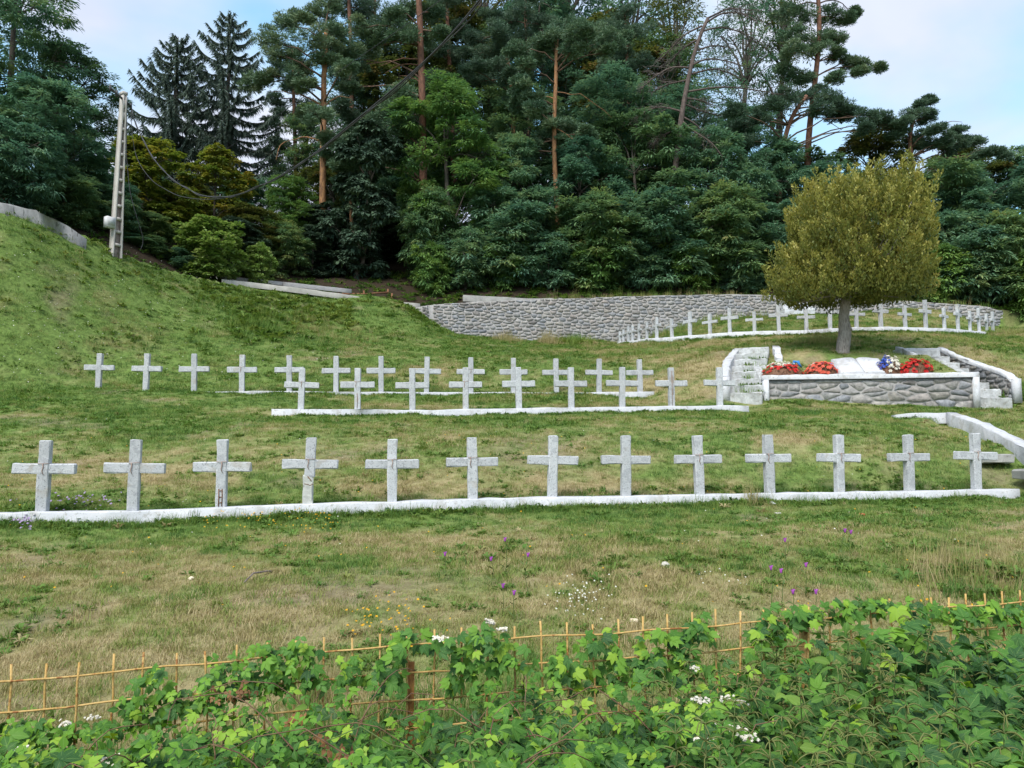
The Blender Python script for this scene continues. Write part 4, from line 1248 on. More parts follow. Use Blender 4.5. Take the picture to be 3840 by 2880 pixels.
# ------------------------------------------------------------------ trees
M_ROB = leaf_mat('acacia_leaves', [(0.050, 0.118, 0.084), (0.090, 0.185, 0.124), (0.128, 0.238, 0.142), (0.18, 0.285, 0.132), (0.25, 0.30, 0.12)], hue_var=.28)
M_ROB_W = leaf_mat('warm_acacia_leaves', [(0.054, 0.114, 0.066), (0.096, 0.185, 0.096), (0.138, 0.238, 0.104), (0.20, 0.285, 0.10), (0.27, 0.26, 0.10)], hue_var=.28)
M_ROB_L = leaf_mat('fresh_acacia_leaves', [(0.06, 0.145, 0.06), (0.105, 0.215, 0.072), (0.16, 0.28, 0.074), (0.23, 0.33, 0.08)], hue_var=.2)
M_DARK = leaf_mat('dark_broad_leaves', [(0.034, 0.066, 0.044), (0.064, 0.108, 0.066), (0.11, 0.16, 0.088)], hue_var=.15, trans=.18)
M_OLIVE = leaf_mat('olive_leaves', [(0.04, 0.062, 0.02), (0.075, 0.105, 0.028), (0.13, 0.15, 0.042), (0.22, 0.17, 0.06)], hue_var=.15)
M_YELL = leaf_mat('yellowing_leaves', [(0.075, 0.14, 0.03), (0.15, 0.215, 0.04), (0.25, 0.26, 0.05), (0.38, 0.28, 0.055)], hue_var=.1)
M_BUSH = leaf_mat('bright_shrub_leaves', [(0.07, 0.14, 0.035), (0.14, 0.24, 0.055), (0.25, 0.36, 0.10), (0.38, 0.45, 0.18)], hue_var=.1)
M_PINE = leaf_mat('pine_needles', [(0.042, 0.088, 0.056), (0.08, 0.148, 0.084), (0.14, 0.21, 0.11), (0.23, 0.27, 0.135)], hue_var=.2, trans=.15)
M_PINE_D = leaf_mat('dark_pine_needles', [(0.042, 0.082, 0.056), (0.078, 0.134, 0.084), (0.13, 0.19, 0.11)], hue_var=.2, trans=.25)
M_SPRUCE = leaf_mat('spruce_needles', [(0.052, 0.084, 0.070), (0.10, 0.140, 0.112), (0.17, 0.215, 0.16)], hue_var=.15, trans=.38)
M_THUJA = leaf_mat('golden_thuja_sprays', [(0.095, 0.125, 0.034), (0.205, 0.225, 0.056), (0.35, 0.335, 0.082), (0.54, 0.485, 0.16)], hue_var=0, trans=.35)

def unit(v): return v / (np.linalg.norm(v, axis=-1, keepdims=True) + 1e-9)

def fronds(g, B, D, L, W, droop, tint, r, roll=.5, prof=(.3, 1.0, .12)):
    """leaf sprays: two-quad drooping strips, vectorised"""
    n = len(B)
    D = unit(D); up = np.array([0, 0, 1.0])
    S = unit(np.cross(D, up) + r.normal(0, roll, (n, 3)) * .6)
    S = unit(S - D * (S * D).sum(1, keepdims=True))
    L = np.broadcast_to(L, (n,))[:, None]; W = np.broadcast_to(W, (n,))[:, None]
    dn = np.array([0, 0, -1.0]) * droop
    m = B + D * L * .5 + dn * L * .22; t = B + D * L + dn * L * .8
    V = np.stack([B - S * W * prof[0] / 2, B + S * W * prof[0] / 2, m + S * W * prof[1] / 2, m - S * W * prof[1] / 2, t], 1).reshape(-1, 3)
    k = np.arange(n)[:, None] * 5
    g.add(V, k + np.array([[0, 1, 2, 3]]), np.repeat(np.clip(tint, 0, 1), 5))
    g.f.append(k + np.array([[3, 2, 4]]) + g.n - n * 5); g.mi.append(np.zeros(n, int))

def clumps_foliage(g, C, R, n_per, L, W, droop, r, flat=.5, tint0=.45, tint_c=.14, tint_l=.09, out=None, skirt=0.0):
    """each clump is an umbrella of leaves springing from a twig end and drooping outward"""
    K = len(C); n = K * n_per
    u = unit(r.normal(size=(n, 3))); u[:, 2] = np.abs(u[:, 2]) * 1.1 - .25; rad = r.random(n) ** .6
    Rr = np.repeat(R, n_per)[:, None]
    off = u * rad[:, None] * Rr * .8; off[:, 2] *= flat
    off[:, 2] -= skirt * (off[:, 0] ** 2 + off[:, 1] ** 2) / np.maximum(Rr[:, 0], .1)
    D = np.stack([off[:, 0], off[:, 1], np.zeros(n)], 1); D = unit(D) + r.normal(0, .32, (n, 3)) + np.array([0, 0, .18])
    if out is not None: D += np.repeat(out, n_per, 0) * .45
    tint = np.repeat(tint0 + r.normal(0, tint_c, K), n_per) + r.normal(0, tint_l, n)
    fronds(g, np.repeat(C, n_per, 0) + off, D, L * r.uniform(.65, 1.3, n), W * r.uniform(.75, 1.2, n), droop, tint, r)

def limb(g, a, b, r0, r1, r, sag=.12, n=6, k=5):
    a = np.array(a, float); b = np.array(b, float); d = b - a; l = np.linalg.norm(d)
    side = unit(np.cross(d, r.normal(size=3))); bow = side * l * r.uniform(-.10, .10) + np.array([0, 0, l * sag])
    t = np.linspace(0, 1, n)[:, None]
    p = a + d * t + bow * np.sin(t * np.pi) + r.normal(0, .015 * l, (n, 3)) * np.sin(t * np.pi)
    g.tube(p, np.linspace(r0, r1, n), k)
    return p

def broadleaf(seed, H, R, base=.1, lobes=14, per=20, n_per=76, L=.27, W=.085, droop=.5, flat=.7, tint0=.45, clump_r=.6, skirt=.25, round_=1.0, wide=.45):
    """crown and trunk geometry of a leafy tree at the origin: limbs, lobes on the limbs, twig-end umbrellas on the lobes"""
    r = np.random.default_rng(seed)
    gc, gt = Geo(), Geo()
    lean = r.normal(0, .05, 2) * H
    fz = H * max(base + .08, .12)
    tr = np.array([(0, 0, -.4), (lean[0] * .1, lean[1] * .1, H * .10), (lean[0] * .3, lean[1] * .25, fz * .7), (lean[0] * .45, lean[1] * .45, fz), (lean[0] * .8, lean[1] * .8, H * .62), (lean[0], lean[1], H * .85)])
    rad0 = .016 * H + .03
    gt.tube(tr, rad0 * np.array([1.25, 1.0, .85, .75, .45, .15]), 8)
    C, CRd, OUT = [], [], []
    for k in range(lobes):
        f = (k + r.random()) / lobes
        prof = (math.sin(math.pi * min(1, .12 + .88 * (f * (1 - .25) + .25 * f * f) * .92 + (wide - .45))) ** .6)
        az = k * 2.4 + r.uniform(-.6, .6)
        lr = R * r.uniform(.30, .46) * (.8 + .25 * prof)
        rr_ = max(0, R * prof - lr * .8) * r.uniform(.55, 1.08)
        if f > .9: rr_ *= .5
        z = H * (base + (1 - base) * f)
        c = np.array([math.cos(az) * rr_ + lean[0] * f, math.sin(az) * rr_ + lean[1] * f, min(max(z, H * base + lr * .5), H - lr * .75)])
        u = unit(r.normal(size=(per, 3)) + np.array([math.cos(az) * .35, math.sin(az) * .35, .30]))
        q = c + u * r.uniform(.55, 1.1, per)[:, None] * lr * np.array([1, 1, .88])
        C.append(q); CRd.append(clump_r * r.uniform(.55, 1.2, per)); OUT.append(u)
        j = int(np.argmin(np.abs(tr[2:, 2] - (c[2] - lr * .9)))) + 2
        p = limb(gt, tr[min(j, len(tr) - 2)], c, rad0 * .34, rad0 * .11, r)
        for q_ in q[::4]: limb(gt, p[3 + int(r.integers(0, 3))], q_, rad0 * .11, .010, r, n=4, k=4)
    C = np.concatenate(C); CRd = np.concatenate(CRd); OUT = np.concatenate(OUT)
    clumps_foliage(gc, C, CRd, n_per, L, W, droop, r, flat=flat, tint0=tint0, out=OUT, skirt=skirt)
    return gc, gt

PROTO = {}
def proto(key, builder, leaf, bark, H):
    gc, gt = builder()
    PROTO[key] = (gc.mesh(key + '_crown', leaf), gt.mesh(key + '_trunk', bark, smooth=True), H)

for s in range(4):
    proto(f'acacia{s}', lambda s=s: broadleaf(100 + s, 7.5, 2.8, base=.06, lobes=15, per=20, n_per=78), M_ROB_W if s == 3 else M_ROB, M_BARK, 7.5)
for s in range(2):
    proto(f'big{s}', lambda s=s: broadleaf(110 + s, 13, 3.6, base=.10, lobes=22, per=22, n_per=62, clump_r=.72), M_ROB_W if s else M_ROB, M_BARK, 13)
proto('acacia_fresh', lambda: broadleaf(120, 11, 3.2, base=.10, lobes=19, per=22, n_per=64, tint0=.5), M_ROB_L, M_BARK, 11)
proto('acacia_low', lambda: broadleaf(121, 4.8, 2.6, base=.0, lobes=14, per=20, n_per=78, tint0=.5), M_ROB, M_BARK, 4.8)
proto('acacia_low2', lambda: broadleaf(122, 4.8, 2.6, base=.0, lobes=14, per=20, n_per=78, tint0=.5), M_ROB_W, M_BARK, 4.8)
proto('sapling', lambda: broadleaf(123, 2.7, 1.5, base=.0, lobes=10, per=13, n_per=54, tint0=.6, L=.22, W=.075, clump_r=.42), M_ROB_L, M_BARK, 2.7)
proto('sapling2', lambda: broadleaf(124, 2.7, 1.5, base=.0, lobes=10, per=13, n_per=54, tint0=.55, L=.22, W=.075, clump_r=.42), M_ROB, M_BARK, 2.7)
proto('airy', lambda: broadleaf(130, 18, 3.6, base=.4, lobes=22, per=16, n_per=30, L=.24, W=.085, droop=.3, clump_r=.8), M_ROB, M_BARK, 18)
proto('airy2', lambda: broadleaf(131, 18, 3.6, base=.4, lobes=22, per=15, n_per=28, L=.24, W=.085, droop=.3, clump_r=.8), M_OLIVE, M_BARK, 18)
proto('dark', lambda: broadleaf(140, 8.5, 2.4, base=.03, lobes=17, per=18, n_per=66, L=.24, W=.17, droop=.8, clump_r=.5, tint0=.42), M_DARK, M_BARK, 8.5)
proto('olive', lambda: broadleaf(150, 13, 3.4, base=.12, lobes=20, per=20, n_per=60, L=.26, W=.13, clump_r=.7), M_OLIVE, M_BARK, 13)
proto('yellow', lambda: broadleaf(160, 6.5, 2.4, base=.03, lobes=15, per=18, n_per=64, L=.22, W=.13, tint0=.45, clump_r=.5), M_YELL, M_BARK, 6.5)
proto('shrub', lambda: broadleaf(170, 2.7, 1.6, base=.0, lobes=13, per=22, n_per=50, L=.15, W=.10, clump_r=.32, droop=.3, tint0=.5), M_BUSH, M_BARK, 2.7)
R_OF = {'acacia': 2.8, 'big': 3.6, 'acacia_fresh': 3.2, 'acacia_low': 2.6, 'sapling': 1.5, 'airy': 3.6, 'dark': 2.4, 'olive': 3.4, 'yellow': 2.4, 'shrub': 1.6}

def base_for(px, Y):
    """X below picture column px at depth Y on the ground"""
    x = (px - 512.0) / FPX * Y / (CP - (384 - 300) / FPX * SP)
    return x, gz(x, Y)

def tree(key, px, top, Y, wpx, label, name, cat='tree', group='trees of the wood', rz=None, r0=None, sink=.15):
    r0 = R_OF[key.rstrip('0123456789')]
    x, z = base_for(px, Y)
    zt_ = P(px, top, Y).z
    x = (P(px, top, Y).x + x) / 2
    z = gz(x, Y)
    crown, trunk, H0 = PROTO[key]
    root = empty(name, (x, Y, z - sink), rz if rz is not None else (px * 1.7) % 6.28)
    H = zt_ - z + sink
    root.scale = (wpx / 2 / FPX * Y / r0, wpx / 2 / FPX * Y / r0, H / H0)
    tag(root, label, cat, group)
    link_mesh('trunk', trunk, root); link_mesh('crown', crown, root)
    return root

# left wood
tree('big0', 10, -70, 33, 150, 'tall dark acacia cut by the left edge above the concrete wall', 'acacia_tree')
tree('big1', 70, 50, 35.5, 104, 'dark rounded acacia left of the utility pole', 'acacia_tree')
tree('acacia2', 36, 88, 30.0, 116, 'drooping acacia directly behind the crumbling concrete wall', 'acacia_tree')
tree('acacia_low', 95, 165, 31.5, 90, 'low dark acacia at the foot of the utility pole', 'acacia_tree', r0=3.4)
tree('big1', -60, 0, 31, 130, 'acacia at the far left edge of the wood', 'acacia_tree')
tree('yellow', 152, 142, 35, 92, 'yellowing broadleaf tree right of the utility pole', 'broadleaf_tree', r0=3.0)
tree('yellow', 214, 152, 39, 76, 'pointed tree with golden brown leaves behind the round shrub', 'broadleaf_tree', r0=3.0, rz=2.2)
tree('olive', 252, 205, 38.5, 66, 'low green tree between the golden tree and the dark tree', 'broadleaf_tree', r0=3.6)
tree('acacia_fresh', 292, 178, 42, 70, 'light green acacia below the left tall pine', 'acacia_tree', r0=3.6)
tree('dark', 357, 128, 40.5, 82, 'slender dark tree with drooping leaves above the forest floor gap', 'broadleaf_tree', r0=2.6)
tree('dark', 328, 205, 42, 52, 'small dark tree beside the left pine trunk', 'broadleaf_tree', r0=2.6, rz=1.0)
tree('shrub', 209, 222, 33.3, 78, 'round bright green shrub overhanging the start of the path', 'shrub', cat='shrub', r0=2.0)
tree('shrub', 262, 246, 34.6, 38, 'scraggly sapling growing beside the board rail', 'shrub', cat='shrub', r0=2.0, rz=2.0)
for px, top, Y, w, key, lab in ((300, 215, 45, 60, 'dark', 'dark undergrowth tree left of the orange pine trunk'), (345, 228, 45, 60, 'dark', 'dark undergrowth tree right of the orange pine trunk'),
        (392, 216, 46, 70, 'dark', 'dark tree standing over the forest floor gap'), (402, 165, 47, 74, 'acacia2', 'shaded acacia left of the thick brown trunk'), (328, 160, 49, 76, 'olive', 'shaded olive tree behind the orange pine trunk'),
        (380, 138, 49, 76, 'acacia3', 'shaded acacia behind the slender dark tree'), (276, 232, 44, 50, 'dark', 'dark small tree behind the board rail'), (422, 128, 50, 84, 'olive', 'olive tree deep behind the thick brown trunk'),
        (180, 190, 44, 80, 'olive', 'olive tree behind the yellowing tree'), (120, 175, 42, 80, 'acacia1', 'shaded acacia behind the utility pole'), (245, 180, 47, 60, 'acacia0', 'shaded acacia right of the golden brown tree')):
    tree(key, px, top, Y, w, lab, 'acacia_tree' if key.startswith('acacia') else 'broadleaf_tree')
for k_, (key, px, top, Y, w, lab) in enumerate((('acacia_low', 15, 128, 27.6, 96, 'low acacia overhanging the concrete wall at the left edge'), ('acacia_low2', 62, 172, 29.2, 84, 'low acacia above the middle of the concrete wall'),
        ('acacia_low', 104, 190, 31.0, 66, 'leafy acacia just above the broken end of the concrete wall'), ('acacia_low2', 142, 214, 33.2, 60, 'shaded acacia bush right of the pole foot'), ('acacia_low', -55, 150, 26.5, 110, 'low acacia beyond the left edge'),
        ('yellow', 176, 206, 35.6, 60, 'yellow green bush behind the round shrub'), ('dark', 238, 222, 37, 60, 'dark bush behind the scraggly sapling'), ('acacia_low2', 282, 226, 39, 60, 'green acacia bush behind the board rail'),
        ('dark', 312, 236, 40, 46, 'dark bush left of the forest floor gap'), ('acacia_low', 130, 236, 31.5, 40, 'small green bush at the pole foot'),
        ('acacia_low2', 152, 238, 32.0, 40, 'second green bush right of the pole foot'), ('acacia_low', 178, 250, 32.6, 36, 'low bush under the left side of the round shrub'))):
    tree(key, px, top, Y, w, lab, 'acacia_tree' if key.startswith('acacia') else 'broadleaf_tree', r0={'aca': 3.4, 'yel': 3.0, 'dar': 2.6}[key[:3]])
for key, px, top, Y, w, lab in (('sapling', 432, 244, 39.3, 44, 'bright sapling at the left end of the stone wall'), ('sapling2', 466, 232, 40.2, 62, 'acacia sapling above the left end of the concrete beam'), ('sapling', 505, 240, 40.4, 52, 'acacia sapling hanging over the concrete beam'),
        ('sapling2', 548, 236, 40.4, 60, 'acacia sapling right of the concrete beam'), ('sapling', 598, 232, 40.6, 66, 'acacia sapling leaning over the stone wall centre'), ('sapling2', 642, 240, 40.8, 58, 'acacia sapling behind the wall below the dead pine'),
        ('sapling', 690, 232, 41.0, 66, 'acacia sapling behind the wall left of the thuja'), ('sapling2', 738, 244, 41.0, 56, 'acacia sapling touching the left side of the thuja crown'), ('sapling', 940, 246, 40.8, 62, 'acacia sapling above the right part of the wall'),
        ('sapling2', 985, 236, 40.6, 66, 'acacia sapling above the right wall end'), ('sapling', 1030, 250, 39.6, 60, 'acacia sapling at the right edge beyond the wall')):
    tree(key, px, top, Y, w, lab, 'acacia_sapling', cat='sapling', group='saplings behind the stone wall', rz=px * .9)
# middle, behind the wall
mid_trees = [
    ('acacia_fresh', 455, 86, 42.5, 126, 'bright green acacia in front of the two orange pine trunks'),
    ('acacia_low2', 436, 196, 41.0, 80, 'low leafy acacia at the left end of the stone wall'),
    ('acacia_low', 515, 190, 41.2, 108, 'low acacia behind the concrete beam on the wall'),
    ('acacia1', 500, 138, 43.5, 100, 'acacia crowding around the middle orange trunk'),
    ('acacia_low2', 592, 200, 41.4, 110, 'low spreading acacia below the umbrella pine'),
    ('acacia2', 592, 142, 43.6, 104, 'dark acacia right of the umbrella pine trunk'),
    ('acacia_low', 660, 198, 41.6, 116, 'low spreading acacia behind the middle of the stone wall'),
    ('acacia3', 645, 116, 44.5, 116, 'rounded acacia left of the bare dead pine'),
    ('acacia_low2', 728, 194, 41.9, 108, 'low pale acacia left of the golden thuja'),
    ('acacia0', 720, 132, 44.0, 104, 'dark acacia right of the foot of the dead pine'),
    ('acacia_low', 790, 205, 42.2, 100, 'low acacia hidden mostly behind the golden thuja'),
    ('acacia1', 766, 140, 45.5, 92, 'acacia below the leaning red pine trunk'),
    ('big0', 610, 72, 48.0, 130, 'tall acacia standing behind the umbrella pine'),
    ('big1', 535, 92, 47.5, 116, 'acacia deep in the wood between the orange trunks'),
    ('big0', 682, 92, 49.0, 112, 'tall acacia behind the dead pine'),
    ('olive', 398, 36, 51.0, 110, 'olive tinted tree behind the two left pines'),
    ('olive', 452, -8, 53.0, 116, 'tall olive green tree between the tall pine trunk and dark pine'),
    ('big1', 420, 84, 48.5, 96, 'shaded acacia beside the thick brown pine trunk'),
    ('big1', 486, 30, 54.0, 110, 'leafy tree behind the dark pine near the top'),
    ('big0', 545, -10, 55.0, 124, 'tall full crowned tree behind the umbrella pine top'),
    ('olive', 602, 12, 56.0, 120, 'tall olive tree above the umbrella pine'),
    ('big1', 655, 36, 55.0, 100, 'leafy tree left of the dead pine crown'),
    ('airy2', 496, -70, 58.0, 130, 'thin crowned tree at the top edge above the dark pine'),
    ('airy', 560, -70, 58.0, 140, 'airy tall acacia with twisted dark limbs at the top edge'),
    ('airy', 628, -50, 58.0, 140, 'airy tall acacia above the umbrella pine at the top edge'),
    ('airy2', 668, -20, 56.0, 96, 'thin leafed tree left of the dead pine top'),
    ('airy', 738, -8, 53.0, 96, 'airy grey green tree right of the dead pine'),
    ('airy2', 775, -40, 54.0, 96, 'tall thin tree behind the right pine crown'),
    ('big0', 745, 112, 50.0, 96, 'leafy acacia on the ridge right of the dead pine'),
    ('acacia2', 835, 160, 45.0, 96, 'acacia behind the top of the golden thuja'),
    ('olive', 880, 128, 48.0, 96, 'brownish green tree between the two right pines'),
    ('acacia3', 935, 166, 45.0, 100, 'acacia right of the golden thuja crown'),
    ('acacia_low', 962, 214, 41.6, 104, 'low blue green acacia above the right end of the wall'),
    ('acacia_low2', 1012, 220, 41.0, 104, 'low acacia at the right edge above the wall end'),
    ('acacia1', 985, 168, 44.5, 104, 'dark acacia under the right wind bent pine'),
    ('acacia0', 1022, 150, 48.0, 92, 'pale rounded acacia on the right skyline'),
    ('acacia2', 1062, 160, 45.0, 116, 'acacia cut by the right edge of the wood'),
    ('olive', 960, 146, 50.0, 96, 'olive tree behind the wind bent pine'),
    ('airy2', 1075, 128, 52.0, 90, 'thin tree at the far right skyline'),
    ('acacia3', 800, 150, 48.5, 104, 'acacia behind the foot of the right pines'),
    ('acacia_low2', 905, 232, 42.0, 84, 'low acacia showing right of the thuja trunk'),
    ('big0', 352, 70, 52.0, 90, 'shaded leafy tree between the two left pines'),
    ('big1', 300, 108, 53.0, 84, 'shaded leafy tree left of the orange trunked pine'),
]
for k, px, top, Y, w, lab in mid_trees:
    tree(k, px, top, Y, w, lab, 'acacia_tree' if k[:3] in ('aca', 'big') else 'broadleaf_tree')

M_LIMB = noise_mat('brown_pine_limbs', (0.07, 0.045, 0.034), (0.17, 0.105, 0.072), scale=6, bump=0)
# ---- pines: trunk and foliage pads surveyed one by one
def needle_pads(g, C, R, r, n_per=80, L=.25, W=.030, flat=.42, tint0=.5):
    K = len(C); n = K * n_per
    u = unit(r.normal(size=(n, 3))); rad = r.random(n) ** .4
    Rr = np.repeat(R, n_per)[:, None]
    off = u * rad[:, None] * Rr; off[:, 2] *= flat
    c = np.repeat(C, n_per, 0) + off
    tint = np.repeat(tint0 + r.normal(0, .12, K), n_per) + r.normal(0, .1, n)
    m = 6
    d = r.normal(size=(n, m, 3)); d[..., 2] = np.abs(d[..., 2]) * .9 - .1
    d = unit(d + unit(off)[:, None, :] * .8)
    s = unit(np.cross(d, r.normal(size=(n, m, 3))))
    Ln = L * r.uniform(.7, 1.2, (n, m, 1)); Wn = W
    b = c[:, None, :]
    V = np.stack([b + s * 0, b + d * Ln * .75 + s * Wn, b + d * Ln - s * Wn * .5], 2).reshape(-1, 3)
    k = np.arange(n * m)[:, None] * 3
    g.add(V, k + np.array([[0, 1, 2]]), np.repeat(np.clip(tint, 0, 1), m * 3))

def pine(label, trunk, pads, Y, leaf, bark, seed, r0=.20, r1=.06, extra=(), name='pine_tree', n_per=116, dspread=1.6, padscale=1.15):
    """trunk: px,py polyline bottom to top; pads: (px, py, radius in px)"""
    r = np.random.default_rng(seed)
    x, z = base_for(trunk[0][0], Y)
    pts = [P(px, py, Y) for px, py in trunk]
    foot = Vector((pts[0].x, Y, gz(pts[0].x, Y) - .3))
    if foot.z < pts[0].z - .1: pts = [foot] + pts
    root = empty(name, foot); tag(root, label, 'pine', 'pines of the wood')
    o = np.array(foot)
    tp = smooth_line([p - foot for p in pts], 22)
    tp += np.c_[fbm(np.arange(22) * .35 + seed, np.zeros(22), 2) - .5, fbm(np.arange(22) * .35, np.ones(22) * seed, 2) - .5, np.zeros(22)] * .35 * np.linspace(0, 1, 22)[:, None] * np.linspace(1, .3, 22)[:, None]
    gt, gc, gl = Geo(), Geo(), Geo()
    gt.tube(tp, np.linspace(r0, r1, 22) * (1 + .25 * np.exp(-np.arange(22) / 1.5)), 8)
    C, R = [], []
    for px, py, pr in pads:
        rad = pr / FPX * Y * padscale
        dy = r.normal(0, 1) * dspread * .6
        c = np.array(P(px, py, Y + dy)) - o
        C.append(c); R.append(rad)
        # limb from a little lower on the trunk
        zt_ = c[2] - .35 * math.hypot(c[0] - np.interp(c[2], tp[:, 2], tp[:, 0]), c[1]) - .2
        i = int(np.clip(np.searchsorted(tp[:, 2], zt_), 2, 20))
        p = limb(gl, tp[i], c - np.array([0, 0, rad * .15]), r1 * .5, .014, r, sag=.10, n=7, k=5)
        for _ in range(5):
            q = c + unit(r.normal(size=3)) * rad * np.array([.8, .8, .25]); limb(gl, p[r.integers(4, 7)], q, .016, .008, r, n=4, k=4)
    for a, b, rr0 in extra:      # bare dead branches
        limb(gt, np.array(P(*a, Y)) - o, np.array(P(*b, Y + r.normal(0, .5))) - o, rr0, .012, r, n=8, k=5)
    C = np.array(C); R = np.array(R)
    # each surveyed pad is a loose family of smaller pads
    C2 = np.concatenate([C + unit(r.normal(size=C.shape)) * R[:, None] * np.array([.75, .75, .4]) * s for s in (0, .8, .9, 1.0, 1.15, 1.3)])
    R2 = np.concatenate([R * .75, R * .6, R * .55, R * .5, R * .5, R * .42])
    needle_pads(gc, C2, R2, r, n_per=n_per // 2)
    gt.obj('trunk', bark, root, smooth=True); gc.obj('crown', leaf, root)
    tag(gl.obj('limbs', M_LIMB, root, smooth=True), kind='stuff')
    return root

pine('tall pine with long bare orange trunk left of the wood centre',
     [(322, 292), (322, 240), (323, 180), (324, 120), (325, 70), (327, 30)],
     [(256, 83, 12), (266, 76, 10), (270, 40, 14), (285, 24, 14), (301, 65, 13), (278, 54, 14), (309, 39, 16), (316, 18, 14), (326, 60, 12), (293, 76, 12), (331, 48, 13),
      (307, 86, 9), (316, 113, 14), (306, 117, 8), (330, 139, 9), (329, 156, 8), (340, 30, 13), (350, 50, 12), (300, 20, 10), (330, 4, 12), (345, 66, 11)],
     42, M_PINE, M_BARK_PINE, 301, r0=.22, r1=.13, extra=[((323, 106), (270, 92), .06), ((324, 142), (285, 142), .06), ((323, 108), (350, 98), .05), ((285, 142), (276, 160), .03)])
pine('tallest pine with thick brown trunk running out of the top edge',
     [(424, 290), (424, 240), (423, 180), (423, 92), (421.6, 60), (421, 28), (419, -10), (418, -70)],
     [(394, 28, 14), (382, 36, 12), (406, 36, 13), (428, 38, 13), (411, 9, 13), (392, 9, 12), (436, 15, 12), (440, 32, 9), (404, 96, 14), (386, 110, 13), (397, 127, 14), (412, 116, 12),
      (372, 48, 12), (357, 28, 12), (356, 66, 12), (350, 88, 10), (410, -30, 16), (430, -40, 15), (395, -25, 14), (440, -15, 13), (420, -70, 16), (378, 122, 11), (352, 136, 11), (346, 148, 9), (360, 140, 9), (358, 166, 10)],
     43, M_PINE, M_BARK_RED, 302, r0=.26, r1=.15, extra=[((421, 60), (380, 66), .05), ((421, 66), (384, 74), .04), ((422, 84), (400, 76), .04)])
pine('flat topped umbrella pine with slim orange trunk in the wood centre',
     [(559, 236), (557, 200), (555, 165), (555, 123), (556, 77), (557, 55), (557, 40)],
     [(519, 48, 12), (534, 55, 12), (550, 33, 14), (565, 25, 14), (580, 31, 14), (596, 29, 13), (611, 42, 13), (588, 43, 13), (557, 51, 12), (541, 41, 12), (573, 46, 13), (526, 67, 10), (606, 52, 11), (622, 36, 9),
      (522, 87, 11), (531, 99, 10), (515, 108, 10), (533, 110, 10), (546, 111, 8), (557, 127, 12), (572, 130, 12), (585, 134, 9), (545, 139, 9), (568, 140, 11), (583, 143, 9), (530, 152, 9), (538, 146, 7)],
     43, M_PINE, M_BARK_PINE, 303, r0=.17, r1=.10, extra=[((556, 92), (612, 118), .035), ((556, 100), (535, 98), .05), ((555, 128), (590, 160), .03)])
pine('dark pine with a half hidden orange trunk behind the bright acacia',
     [(516, 232), (515, 185), (514, 127), (513, 90), (508, 60), (500, 30)],
     [(496, 30, 13), (480, 40, 13), (503, 46, 13), (487, 52, 13), (472, 68, 12), (496, 66, 13), (480, 80, 12), (505, 78, 10), (466, 52, 9), (510, 100, 9), (490, 16, 9)],
     46, M_PINE_D, M_BARK_PINE, 304, r0=.21, r1=.10)
pine('big pine with layered open crown on the right skyline',
     [(808, 190), (808, 150), (810, 123), (814, 86), (818.5, 62), (820, 23), (818, -10), (815, -40)],
     [(783, 16, 12), (806, 12, 13), (829, 16, 12), (844, 20, 9), (851, 13, 7), (798, 35, 13), (821, 36, 12), (839, 37, 9), (791, 52, 12), (814, 50, 12), (836, 55, 9), (783, 76, 12), (806, 76, 11),
      (850, 63, 9), (864, 66, 9), (876, 69, 8), (838, 77, 9), (858, 74, 7), (815, -20, 14), (830, -30, 12), (800, -15, 13)],
     47, M_PINE, M_BARK_RED, 305, r0=.24, r1=.11, extra=[((809, 116), (842, 130), .05), ((812, 100), (835, 112), .04)])
pine('leaning red trunked pine with a flat wide crown over the golden thuja',
     [(778, 168), (780, 156), (785, 139), (790, 119), (797, 104), (806, 96)],
     [(790, 97, 14), (814, 96, 14), (829, 101, 13), (845, 106, 12), (852, 114, 11), (867, 117, 11), (838, 117, 11), (880, 122, 10), (822, 108, 12), (776, 104, 10), (760, 117, 11), (745, 126, 12), (735, 112, 9), (750, 140, 11), (868, 130, 9), (893, 128, 9)],
     45.5, M_PINE_D, M_BARK_RED, 306, r0=.21, r1=.12)
pine('wind bent dark pine on the right end of the skyline',
     [(913, 178), (912, 160), (909, 147), (908, 130), (914, 114), (922, 100)],
     [(923, 104, 8), (930, 100, 5), (914, 114, 10), (903, 123, 9), (928, 118, 9), (914, 139, 10), (930, 143, 10), (945, 140, 9), (958, 131, 8), (961, 142, 8), (976, 143, 8), (896, 134, 8), (991, 153, 8), (976, 156, 8), (1003, 155, 7), (935, 128, 8), (948, 152, 8)],
     46, M_PINE_D, M_BARK_RED, 307, r0=.2, r1=.1, extra=[((935, 130), (962, 122), .035), ((911, 158), (955, 176), .035), ((940, 150), (965, 158), .03)])
pine('dark pine behind the tall left pine against the sky',
     [(352, 200), (352, 100), (350, 40), (348, -20), (346, -50)],
     [(340, 10, 14), (360, 8, 13), (348, -20, 14), (335, 30, 14), (365, 30, 13), (350, 50, 14), (332, 60, 13), (368, 62, 12), (345, 80, 14), (362, 90, 12), (340, 105, 12), (355, 120, 12)],
     50, M_PINE_D, M_BARK_RED, 308, r0=.2, r1=.1)
pine('dark pine right of the tall brown trunk near the top edge',
     [(455, 220), (452, 120), (448, 40), (445, -30)],
     [(440, 0, 14), (458, -8, 13), (446, 24, 14), (462, 30, 12), (434, 48, 12), (452, 56, 13), (440, 76, 12)],
     49, M_PINE_D, M_BARK_RED, 309, r0=.2, r1=.1)
pine('small pine lit from the left below the tall brown trunk',
     [(352, 250), (350, 200), (352, 165), (350, 140)],
     [(350, 140, 10), (344, 150, 9), (360, 152, 9), (340, 166, 9), (356, 170, 10), (364, 184, 8), (342, 184, 8)],
     41.5, M_PINE, M_BARK_PINE, 310, r0=.12, r1=.06)

